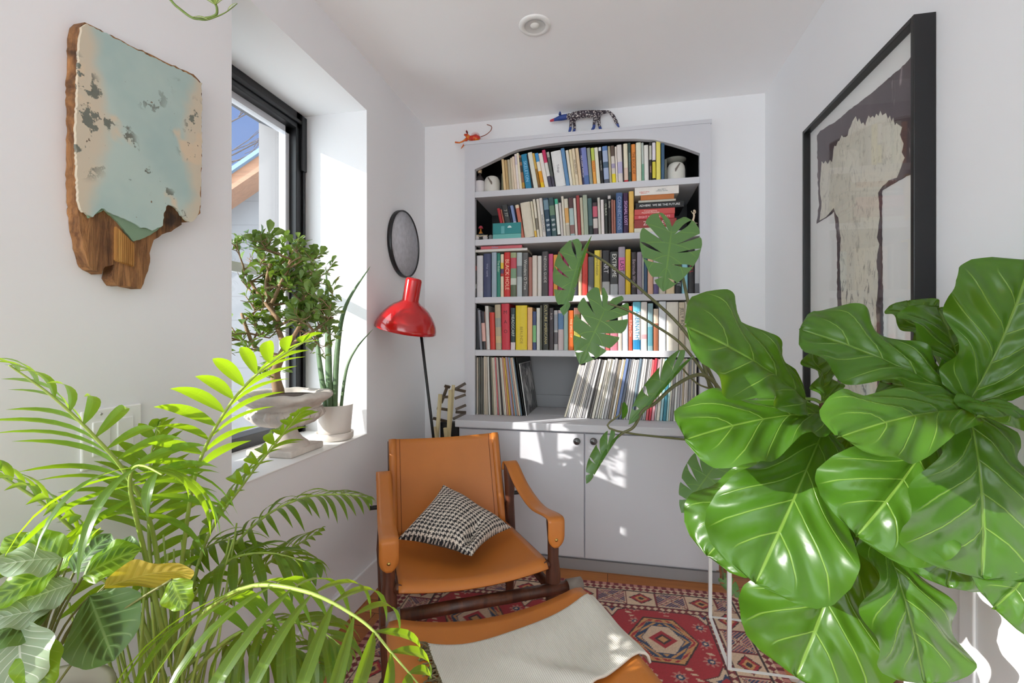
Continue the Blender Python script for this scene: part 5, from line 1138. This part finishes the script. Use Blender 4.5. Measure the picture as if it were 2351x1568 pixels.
PL_ = [
 ((205, 1368, .62), (262, 1516, .585), (.10, .30, .95), .104, OVAL, PRA, 0, .02), ((142, 1282, .60), (-15, 1300, .55), (0, .93, .36), .075, OVAL, PRS, .04, .1),
 ((240, 1350, .63), (445, 1312, .62), (.0, .60, -.75), .066, OVAL, PRY, .06, .15), ((136, 1312, .62), (232, 1212, .64), (-.55, .55, .62), .036, OVAL, PRL, .05, .25),
 ((132, 1308, .60), (-25, 1392, .55), (.1, .9, .42), .055, OVAL, PRL, .06, .2), ((170, 1340, .60), (35, 1392, .56), (.1, .86, .5), .060, OVAL, PRS, .06, .15),
 ((118, 1398, .57), (-45, 1432, .53), (0, .93, .36), .050, OVAL, PRS, .05, .1), ((112, 1408, .57), (-50, 1478, .53), (.1, .8, .6), .058, OVAL, PRA, .08, .15),
 ((190, 1325, .63), (325, 1262, .66), (0, .82, .55), .062, OVAL, PRL, .08, .2), ((170, 1315, .64), (255, 1225, .68), (.1, .7, .7), .06, OVAL, PRA, .08, .2),
 ((150, 1310, .64), (60, 1225, .66), (-.1, .88, .45), .05, OVAL, PRL, .08, .2), ((140, 1300, .66), (10, 1235, .66), (0, .93, .36), .05, OVAL, PRL, .06, .2),
 ((395, 1330, .62), (425, 1398, .61), (.1, .3, .94), .042, OVAL, PRL, .04, .1), ((45, 1425, .55), (60, 1590, .53), (-.2, .25, .95), .095, OVAL, PRS, .03, .1),
 ((85, 1450, .55), (92, 1600, .53), (.25, .2, .95), .05, OVAL, PRL, .03, .1), ((255, 1330, .64), (300, 1230, .68), (.2, .6, .75), .045, OVAL, PRA, .06, .2),
 ((-105, 1310, .565), (-118, 1530, .535), (-.856, .366, .367), .14, OVAL, PRA, .03, .1), ((-190, 1330, .55), (-215, 1560, .52), (-.856, .366, .367), .13, OVAL, PRA, .03, .1),  # both leaves out of view, added to shade the spotted leaf
]
q2 = MB()
for b_, t_, nh, w_, pf_, mt, ar, fo in PL_:
    q = MB(); B_, T_ = at(*b_) - Q0, at(*t_) - Q0; blade(q, B_, T_, cdir(*nh), w_, pf_, 20, 6, ar, fo, .004, 2, 0, .1); q.build('leaf', mt, py_, recalc=False, uv=True)
    q2.tube(bez([Vector((0, 0, .577)), (B_ * .5 + Vector((0, 0, .32))), B_], 5), .0016, 6)
q2.build('stems', mat('purple_green_stem', (110, 112, 60), .5), py_)

# ------------------------------------------------------------------ stone urn with jade tree, snake plant (both on the sill)
SILL = OZ0 + .0045
STONE = mat('weathered_stone', (206, 197, 188), .92, var=.38, vscale=16, bump=1.0, bscale=45)
ub = onZ(657, 1036, SILL); 
un = thing('stone_urn', ub, 0, 'weathered carved stone urn holding the jade tree on windowsill', 'urn')
def rough(o, amp, sc, seed=0):
    for v in o.data.vertices:
        n = noise.noise_vector(v.co * sc + Vector((seed, 0, 0))); v.co += n * amp
tt = 1.625
zr = lambda py: at(662, py, 1.60).z - ub.z
q = MB(); q.box((-.088, -.088, .0), (.088, .088, .022)); o = bevel(q.build('plinth', STONE, un), .004)
q = MB(); q.lathe([(.078, .022), (.072, .032), (.055, .045), (.04, .065), (.034, .082), (.04, .092)], n=48); q.build('foot', STONE, un)
q = MB(); prof = [(.03, .088), (.06, .094), (.088, .106), (.107, .124), (.114, .142), (.108, .15), (.10, .156), (.105, .166), (.120, .176), (.136, .186), (.143, .196), (.141, .206), (.130, .211), (.112, .209), (.10, .2), (.09, .19)]
q.lathe([(r * 1.09, z) for r, z in [p for a, b_ in zip(prof, prof[1:]) for p in (a, ((a[0] + b_[0]) / 2, (a[1] + b_[1]) / 2))] + [prof[-1]]], n=72); o = q.build('bowl', STONE, un); rough(o, .0075, 24)
q = MB()
for k in range(18):
    a = 2 * PI * k / 18; q.tube([(.050 * math.cos(a), .050 * math.sin(a), .098), (.088 * math.cos(a), .088 * math.sin(a), .113), (.118 * math.cos(a), .118 * math.sin(a), .138), (.112 * math.cos(a), .112 * math.sin(a), .152)], [.008, .013, .0145, .009], 8)
q.build('carved_lobes', STONE, un)
q = MB(); q.lathe([(.0005, .203), (.06, .201), (.104, .196)], n=40); q.build('soil', SOIL, un)
jd = thing('jade_plant', ub + Vector((-.005, 0, .199)), 0, 'jade tree with thick small leaves and knotty branches growing from stone urn', 'houseplant')
J0 = Vector(jd.location); JB = mat('jade_bark', (150, 122, 92), .85, var=.3, vscale=50, bump=.5, bscale=60)
JL = leaf_mat('jade_leaf', (108, 134, 62), (150, 175, 100), (120, 146, 84), .26, .15, 1, 0, .05, .01, .3, .1, tcol=(170, 210, 50), veinmix=.2)
rj = random.Random(21); wood, leaves = MB(), MB(); tips = []
def jbr(p, d, L_, r, lv):
    n = 4; pts = [p]; dd = d.copy()
    for s in range(n):
        dd = (dd + Vector((rj.uniform(-1, 1), rj.uniform(-1, 1), rj.uniform(-.5, .7))) * .22).normalized(); pts.append(pts[-1] + dd * L_ / n)
    wood.tube(pts, [r * (1 - .4 * i / n) for i in range(n + 1)], 7)
    if lv <= 2:
        for p_ in pts[2:]: tips.append((p_, dd, lv))
    if lv > 0:
        for k in range(3 if lv < 3 else 4):
            nd = (dd * .55 + Vector((rj.uniform(-1, 1), rj.uniform(-.8, .8), rj.uniform(-.45, .9)))).normalized(); jbr(pts[rj.choice((2, 3, 4))], nd, L_ * rj.uniform(.62, .85), r * .58, lv - 1)
tk = bez([at(640, 897, tt), at(632, 860, tt), at(640, 830, tt), at(655, 800, tt)], 5); tk = [p - J0 for p in tk]
tk[0].z = -.01; wood.tube(tk, [.021, .019, .018, .0175, .017, .0165, .016, .016, .016, .0155, .015, .015, .0145, .014, .014, .0135][:len(tk)], 12)
fork = tk[-1]
for path, r in (([(655, 800), (630, 730), (612, 660), (622, 605)], .010), ([(655, 800), (690, 745), (700, 700), (690, 655)], .008), ([(650, 820), (590, 800), (570, 765), (555, 720)], .008), ([(655, 800), (700, 770), (745, 745), (765, 728)], .006), ([(640, 735), (590, 670), (560, 620)], .007), ([(625, 695), (650, 640), (668, 595)], .007)):
    C = bez([at(x, y, tt + rj.uniform(-.05, .03)) - J0 for x, y in path], 5); wood.tube(C, [r * (1 - .4 * i / len(C)) for i in range(len(C))], 8)
    for i in range(4, len(C), 3):
        for k in range(2):
            nd = Vector((rj.uniform(-1, 1), rj.uniform(-1, 1), rj.uniform(-.3, .9))).normalized(); jbr(C[i], nd, rj.uniform(.055, .085), r * .5, 2)
for p_, d_, lv in tips:
    for k in range(1):
        dv = (d_ * .4 + Vector((rj.uniform(-1, 1), rj.uniform(-1, 1), rj.uniform(-.4, 1)))).normalized(); L_ = rj.uniform(.028, .044)
        if rj.random() < .22: continue
        w_ = p_ + J0
        if w_.x + dv.x * L_ < XO + .014 and w_.y < FY1: continue
        blade(leaves, p_, p_ + dv * L_, Vector((rj.uniform(-.6, .6), rj.uniform(-.6, .6), 1)), L_ * .62, SPOON, 6, 2, .06, .25)
wood.build('branches', JB, jd); leaves.build('foliage', JL, jd, recalc=False, uv=True)
# snake plant
sp_ = thing('snake_plant', (-1.062, 1.635, SILL), 0, 'snake plant with tall narrow leaves in white pot and saucer on windowsill', 'houseplant')
N0 = Vector(sp_.location); WPOT = mat('cream_ceramic', (226, 218, 210), .45)
q = MB(); q.lathe([(.0005, 0), (.062, 0), (.071, .006), (.073, .028), (.069, .03), (.066, .012), (.0005, .012)], n=44); q.build('saucer', WPOT, sp_)
q = MB(); q.lathe([(.0005, .0125), (.055, .0125), (.060, .018), (.070, .135), (.066, .137), (.063, .128), (.061, .11)], n=44); q.build('pot', WPOT, sp_)
q = MB(); q.lathe([(.0005, .118), (.0655, .114)], n=32); q.build('soil', SOIL, sp_)
SNK = mat('snake_leaf', (84, 112, 72), .45, var=.55, vscale=38)
for path, w_ in (([(757, 928), (754, 800), (752, 700), (748, 612)], .015), ([(768, 930), (775, 800), (795, 700), (850, 612)], .0125), ([(750, 930), (735, 840), (728, 780), (722, 730)], .012), ([(782, 928), (795, 850), (818, 800), (856, 756)], .007)):
    t0 = (N0.x + .0) / ray(757, 928).x; C = [at(x, y, t0 + .01 * i) for i, (x, y) in enumerate(path)]; C[0].z = N0.z + .112; C = bez([c - N0 for c in C], 7); k = len(C)
    q = MB(); q.tube(C, [w_ * (1 - (i / (k - 1)) ** 2.2 * .93) for i in range(k)], 9, flat=.55); q.build('leaf', SNK, sp_)

# ------------------------------------------------------------------ trailing plant hung above the window end
hp_ = at(395, -140, .80); hg = thing('hanging_planter', (hp_.x, hp_.y, hp_.z), 0, 'thin green trailing stem of a hanging plant at top of picture', 'hanging plant')
H0 = Vector(hg.location); pr = MB(); pr.lathe([(.0005, 0), (.05, 0), (.075, .09), (.07, .09), (.066, .075), (.0005, .075)], n=32); pr.build('pot', WPOT, hg)
pr = MB()
for a in (0, 2.09, 4.19): pr.tube([(.072 * math.cos(a), .072 * math.sin(a), .088), (0, 0, .35), (0, 0, ZC - H0.z - .001)], .0012, 5)
pr.build('cord', mat('jute_cord', (170, 150, 115), .9), hg)
VINE = mat('vine_green', (98, 118, 48), .5); q = MB()
V1 = bez([Vector((.03, 0, .07))] + [at(*p) - H0 for p in ((375, -40, .80), (394, 2, .80), (420, 26, .80), (440, 40, .80), (458, 43, .80), (485, 39, .80), (497, 32, .80), (498, 18, .80), (495, 10, .80))], 6); q.tube(V1, [.0021] * len(V1), 7)
V2 = bez([at(*p) - H0 for p in ((440, 40, .80), (470, 46, .80), (500, 37, .80), (522, 26, .80), (545, 8, .80))], 6); q.tube(V2, [.0016 - .001 * i / len(V2) for i in range(len(V2))], 6); q.build('trailing_stem', VINE, hg)
SPL = leaf_mat('striped_leaf', (120, 140, 70), (225, 232, 200), (150, 165, 110), .4, .3, 1, 0, .35, .01, .15, .1, tcol=(190, 215, 90))
for b_, t_, w_ in (((495, 12, .80), (462, -6, .80), .014), ((495, 12, .80), (512, -12, .79), .016), ((495, 11, .80), (480, -16, .82), .013), ((495, 12, .80), (530, -6, .82), .012), ((522, 26, .80), (545, 6, .80), .005), ((440, 41, .80), (480, 47, .79), .008)):
    q = MB(); blade(q, at(*b_) - H0, at(*t_) - H0, cdir(.1, .7, .7), w_, LANCE, 10, 3, .08, .3); q.build('leaf', SPL, hg, recalc=False, uv=True)

# ------------------------------------------------------------------ small things in and on the bookcase
CERA = mat('ivory_ceramic', (214, 212, 204), .5, var=.06); 
b0 = onY(1101.5, 438, FY + .05)
bo = thing('corked_bottle', (b0.x, FY + .05, SHELF[0] + .0003), 0, 'small corked bottle with white label at left end of top shelf', 'bottle')
q = MB(); q.lathe([(.0005, 0), (.024, 0), (.026, .004), (.026, .072), (.02, .088), (.009, .098), (.009, .114), (.0005, .114)], n=28); q.build('body', mat('smoke_glass', (62, 54, 56), .15), bo)
q = MB(); q.lathe([(.0263, .006), (.0266, .0065), (.0266, .066), (.0263, .0665)], n=28); q.build('label', mat('paper_label', (215, 210, 212), .8), bo)
q = MB(); q.lathe([(.0005, .112), (.0105, .112), (.0115, .13), (.0005, .131)], n=20); q.build('cork', mat('cork', (212, 182, 145), .9, var=.2, vscale=90), bo)
def jar(px, lab, flip=1, extra=False):
    p = onY(px, 410, FY + .06); o = thing('ceramic_jar', (p.x, FY + .06, SHELF[0] + .0003), 0, lab, 'jar')
    q = MB(); q.lathe([(.0005, 0), (.040, 0), (.0425, .004), (.0425, .055), (.040, .072), (.033, .085), (.02, .092), (.0005, .094)], n=40); b_ = q.build('body', CERA, o)
    q = MB(); dk_ = mat('taupe_glaze', (110, 100, 92), .5)
    for k in range(7):
        a0 = -PI / 2 + flip * (-.25 + k * .07); zc = .074 - k * .0048; r = .0432; w2 = .0022 + .0008 * k
        q.box((r * math.cos(a0) - .003, r * math.sin(a0) - .001, zc - w2), (r * math.cos(a0) + .003, r * math.sin(a0) + .0012, zc + w2))
    q.build('painted_arrow', dk_, o); return o
jar(1130, 'ivory ceramic jar beside the bottle at left end of top shelf')
jar(1552, 'ivory ceramic jar at right end of top shelf, under a grey dish', -1)
p = onY(1549, 380, FY + .085); gd = thing('grey_dish', (p.x, FY + .085, SHELF[0] + .0951), 0, 'grey dish resting on the ivory jar at right end of top shelf', 'dish')
q = MB(); q.lathe([(.0005, 0), (.030, 0), (.052, .014), (.054, .022), (.05, .022), (.03, .006), (.0005, .006)], n=36); q.build('bowl', mat('grey_glaze', (118, 118, 110), .5), gd)
# teal box
a, c_ = onY(1131.5, 545, FY + .012), onY(1196, 510, FY + .012)
tb = thing('teal_box', (a.x, FY + .012, SHELF[1] + .0004), 0, 'teal cardboard box at left of second shelf', 'box'); wd, hh = c_.x - a.x, c_.z - SHELF[1]
q = MB(); q.box((0, 0, 0), (wd, .085, hh * .3)); bevel(q.build('tray', mat('light_teal', (104, 178, 172), .6), tb), .0008)
q = MB(); q.box((-.0004, -.0006, hh * .3 + .0006), (wd + .0004, .0854, hh)); lid = bevel(q.build('lid', mat('teal_card', (36, 132, 134), .55), tb), .0008)
q = MB(); q.box((wd * .30, -.0012, hh * .33), (wd * .42, -.0006, hh * .8)); q.build('band', mat('pale_teal', (96, 170, 175), .6), lid)
q = MB(); q.prism([Vector((wd * .6 + .011 * math.cos(t), -.0012, hh * .68 + .011 * math.sin(t))) for t in [PI * k / 8 for k in range(9)]], (0, .0006, 0)); q.build('emblem', mat('pale_mint', (200, 225, 225), .6), lid)
# little model car with a red-shaded lamp figure on its roof
a = onY(1104, 545, FY + .03); tc_ = thing('toy_car', (a.x, FY + .035, SHELF[1] + .0004), 0, 'small black and cream toy car at left end of second shelf', 'toy car')
q = MB(); q.prism([Vector((x, 0, z)) for x, z in ((-.036, .010), (.036, .010), (.038, .022), (.02, .026), (.012, .038), (-.016, .038), (-.024, .026), (-.037, .024))], (0, .036, 0)); bevel(q.build('body', mat('black_toy', (22, 22, 24), .3), tc_), .002)
q = MB(); q.tube([(-.04, -.003, .022), (-.03, -.003, .028), (-.018, -.003, .0285), (-.008, -.003, .024), (.036, -.003, .026)], .003, 8); q.build('fender', mat('cream_enamel', (212, 200, 170), .4), tc_)
for x in (-.022, .024):
    q = MB(); q.lathe([(.0005, -.004), (.010, -.004), (.0125, -.002), (.0125, .006), (.0005, .006)], n=24, M=Matrix.Translation((x, -.002, .0128)) @ Matrix.Rotation(PI / 2, 4, 'X')); q.build('wheel', mat('pale_tyre', (196, 188, 184), .6), tc_)
fg_ = thing('toy_figure', (a.x - .006, FY + .05, SHELF[1] + .0388), 0, 'tiny orange and red figure riding on the toy car', 'figurine')
q = MB(); q.lathe([(.0005, 0), (.012, 0), (.011, .006), (.005, .014), (.003, .03), (.0005, .031)], n=20); q.build('body', mat('amber_paint', (190, 120, 45), .4), fg_)
q = MB(); q.lathe([(.013, .030), (.012, .034), (.008, .042), (.0005, .045), ], n=20); q.build('hat', mat('raspberry_paint', (180, 70, 85), .4), fg_)
a = onY(1127, 545, FY + .06); rc = thing('pebble', (a.x, FY + .06, SHELF[1] + .0003), 0, 'small grey stone between toy car and teal box', 'stone')
q = MB(); q.lathe([(.0005, 0), (.012, .002), (.016, .014), (.012, .03), (.0005, .036)], n=20); o = q.build('stone', mat('grey_stone', (130, 132, 132), .8, var=.2), rc); rough(o, .002, 60)
# small white figurine, right end of the second shelf: a thin standing dancer
a = onY(1588, 540, FY + .02); fz = thing('dancer_figurine', (a.x, FY + .02, SHELF[1] + .0003), 0, 'small ivory dancer figurine at right end of second shelf', 'figurine')
q = MB(); q.lathe([(.0005, 0), (.012, 0), (.012, .003), (.0005, .003)], n=20)
q.tube([(.0, 0, .002), (.001, 0, .02), (.004, 0, .04), (.006, 0, .05), (.010, 0, .062), (.011, 0, .072), (.009, 0, .082), (.010, 0, .088)], [.0022, .003, .0042, .0052, .0042, .0052, .003, .0025], 9)
q.tube([(.006, 0, .048), (.014, 0, .036), (.026, 0, .034)], [.004, .003, .0016], 8); q.tube([(.010, 0, .078), (.003, 0, .084), (-.002, 0, .094)], [.0024, .0018, .0013], 7); q.tube([(.011, 0, .078), (.018, 0, .086), (.016, 0, .098)], [.0024, .0018, .0013], 7)
q.lathe([(.0005, -.006), (.004, -.004), (.0052, 0), (.004, .0045), (.0005, .006)], c=(.0115, 0, .094), n=14); q.build('body', mat('ivory_figure', (225, 205, 178), .5), fz)

# painted wooden animals on top of the surround
def skin_obj(name, verts, edges, radii, mtl, parent, sub=2):
    me = bpy.data.meshes.new(name); me.from_pydata(verts, edges, []); o = bpy.data.objects.new(name, me); COL.objects.link(o); o.parent = parent
    o.modifiers.new('skin', 'SKIN'); 
    for i, r in enumerate(radii): me.skin_vertices[0].data[i].radius = (r, r) if not isinstance(r, tuple) else r
    me.skin_vertices[0].data[0].use_root = True
    s = o.modifiers.new('sub', 'SUBSURF'); s.levels = sub; s.render_levels = sub; me.materials.append(mtl)
    for p_ in me.polygons: p_.use_smooth = True
    return o
PT = PZ + .018; AY = FY + .035
m, nt, b = newmat('dotted_blue_hide'); tc2 = N(nt, 'ShaderNodeTexCoord'); vo = N(nt, 'ShaderNodeTexVoronoi'); vo.inputs['Scale'].default_value = 125; nt.links.new(tc2.outputs['Object'], vo.inputs['Vector'])
sp2 = N(nt, 'ShaderNodeSeparateXYZ'); nt.links.new(tc2.outputs['Object'], sp2.inputs[0])
dots = mixc(nt, ramp(nt, vo.outputs['Distance'], .30, .42), lin((214, 208, 204)), lin((52, 40, 52)))
blu = lin((38, 66, 140)); hm = ramp(nt, sp2.outputs[0], -.098, -.092); lm_ = ramp(nt, sp2.outputs[2], .030, .036)
zb_ = ramp(nt, sp2.outputs[2], .060, .066); 
body = mixc(nt, mth(nt, 'MULTIPLY', hm, lm_), blu, dots); body = mixc(nt, ramp(nt, mth(nt, 'MULTIPLY', sp2.outputs[0], -1.0), .158, .164), body, lin((190, 60, 80)))
nt.links.new(body, b.inputs['Base Color']); b.inputs['Roughness'].default_value = .4; FOX = m
fa, fb2 = onY(1262, 305, AY), onY(1424, 305, AY); FXS = (fb2.x - fa.x)
fx = thing('blue_fox_carving', ((onY(1345, 305, AY)).x, AY, PT + .0003), 0, 'blue wooden animal carving with white dotted body above the bookcase arch', 'carving')
def fp(px, py): p_ = onY(px, py, AY); return (p_.x - fx.location.x, 0, p_.z - fx.location.z)
zoff = -fp(1350, 306)[2]
V = [(px, py) for px, py in ((1345, 260), (1320, 261), (1303, 266), (1290, 268), (1276, 272), (1262, 276), (1370, 258), (1382, 256), (1398, 254), (1408, 264), (1416, 280), (1422, 292))]
def w3(px, py, y=0): p_ = fp(px, py); return (p_[0], y, p_[2])
vs = [w3(*p_) for p_ in V]; ed = [(0, 1), (1, 2), (2, 3), (3, 4), (4, 5), (0, 6), (6, 7), (7, 8), (8, 9), (9, 10), (10, 11)]
rd = [.019, .019, .0145, .016, .009, .0055, .018, .0115, .006, .0085, .0085, .0025]
def leg_(p0, chain, rr, i0):
    global vs
    for (a, b_, y), r in zip(chain, rr):
        vs.append(w3(a, b_, y)); rd.append(r); ed.append((i0, len(vs) - 1)); i0 = len(vs) - 1
G = 306 - 0
leg_(0, [(1312, 272, -.012), (1311, 285, -.013), (1310, 296, -.013), (1307, 305, -.013)], [.010, .007, .0075, .006], 1)
leg_(0, [(1316, 272, .012), (1319, 285, .013), (1318, 296, .013), (1314, 302, .013)], [.010, .007, .0075, .006], 1)
leg_(0, [(1368, 270, -.012), (1364, 284, -.013), (1364, 293, -.013), (1358, 301, -.013)], [.011, .0075, .008, .006], 6)
leg_(0, [(1374, 270, .012), (1376, 284, .013), (1379, 293, .013), (1382, 299, .013)], [.011, .0075, .008, .006], 6)
mz = min(v[2] - r for v, r in zip(vs, rd))
vs = [(x, y, z - mz) for x, y, z in vs]
fo = skin_obj('body', vs, ed, rd, FOX, fx)
q = MB()
for y in (-.008, .008):
    c0 = Vector(w3(1286, 263, y)) - Vector((0, 0, mz)); q.lathe([(.007, 0), (.006, .008), (.0005, .018)], n=12, M=Matrix.Translation(c0))
q.build('ears', mat('fox_blue', (38, 62, 135), .4), fx)
rdg = thing('red_creature_carving', ((onY(1085, 330, AY)).x, AY, PT + .0003), 0, 'small red and orange spiky wooden creature above bookcase left end', 'carving')
m, nt, b = newmat('red_orange_paint'); f = noisen(nt, 40, 3); nt.links.new(mixc(nt, ramp(nt, f, .4, .62), lin((205, 45, 32)), lin((232, 140, 45))), b.inputs['Base Color']); b.inputs['Roughness'].default_value = .4; RC = m
def rp3(px, py, y=0): p_ = onY(px, py, AY); return Vector((p_.x - rdg.location.x, y, p_.z - rdg.location.z))
q = MB(); q.tube([rp3(1102, 316), rp3(1096, 317), rp3(1088, 318), rp3(1078, 317), rp3(1072, 311), rp3(1066, 309)], [.006, .015, .0165, .012, .010, .0045], 14)
q.tube([rp3(1073, 318, -.006), rp3(1064, 326, -.008), rp3(1056, 329, -.008), rp3(1046, 328, -.008)], [.006, .0045, .004, .0045], 8); q.tube([rp3(1074, 320, -.008), rp3(1067, 333, -.01), rp3(1060, 343, -.01)], [.006, .0045, .002], 8)
q.tube([rp3(1098, 322, -.008), rp3(1100, 334, -.009), rp3(1096, 341, -.009)], [.007, .0045, .004], 8); q.tube([rp3(1098, 322, .008), rp3(1104, 333, .009), rp3(1101, 340, .009)], [.007, .0045, .004], 8)
q.build('body', RC, rdg)
q = MB()
for k in range(26):
    a = (k % 13) / 12 * PI * .9 + .15; y = -.007 if k < 13 else .007; c0 = rp3(1092, 317, y); q.tube([c0 + Vector((math.cos(a), 0, math.sin(a))) * .010, c0 + Vector((math.cos(a), y * 30, math.sin(a))) * .0275], [.0018, .0004], 5)
q.build('spikes', mat('red_spike', (200, 52, 45), .5), rdg)
q = MB(); q.tube(bez([rp3(1103, 314), rp3(1116, 309), rp3(1127, 299), rp3(1128, 290), rp3(1118, 286)], 5), .0022, 7); q.build('tail', mat('brown_tail', (150, 90, 70), .5), rdg)
q = MB()
for dy in (-.006, .006): q.lathe([(.0042, 0), (.004, .007), (.0005, .012)], n=10, M=Matrix.Translation(rp3(1072, 305, dy)))
q.build('ears', mat('dark_red', (120, 30, 30), .5), rdg)
# ------------------------------------------------------------------ lettering becomes plain mesh parts
bpy.context.view_layer.update(); dg = bpy.context.evaluated_depsgraph_get()
for o in [o for o in SC.objects if o.type == 'FONT']:
    me = bpy.data.meshes.new_from_object(o.evaluated_get(dg)); nm = o.name; par, ml = o.parent, o.matrix_local.copy()
    cu = o.data; bpy.data.objects.remove(o); bpy.data.curves.remove(cu)
    n = bpy.data.objects.new('title', me); COL.objects.link(n); n.parent = par; n.matrix_local = ml
# ------------------------------------------------------------------ view
vs_ = SC.view_settings; vs_.view_transform = 'Standard'; vs_.look = 'None'; vs_.exposure = -0.30; vs_.gamma = 1.0; vs_.use_curve_mapping = False
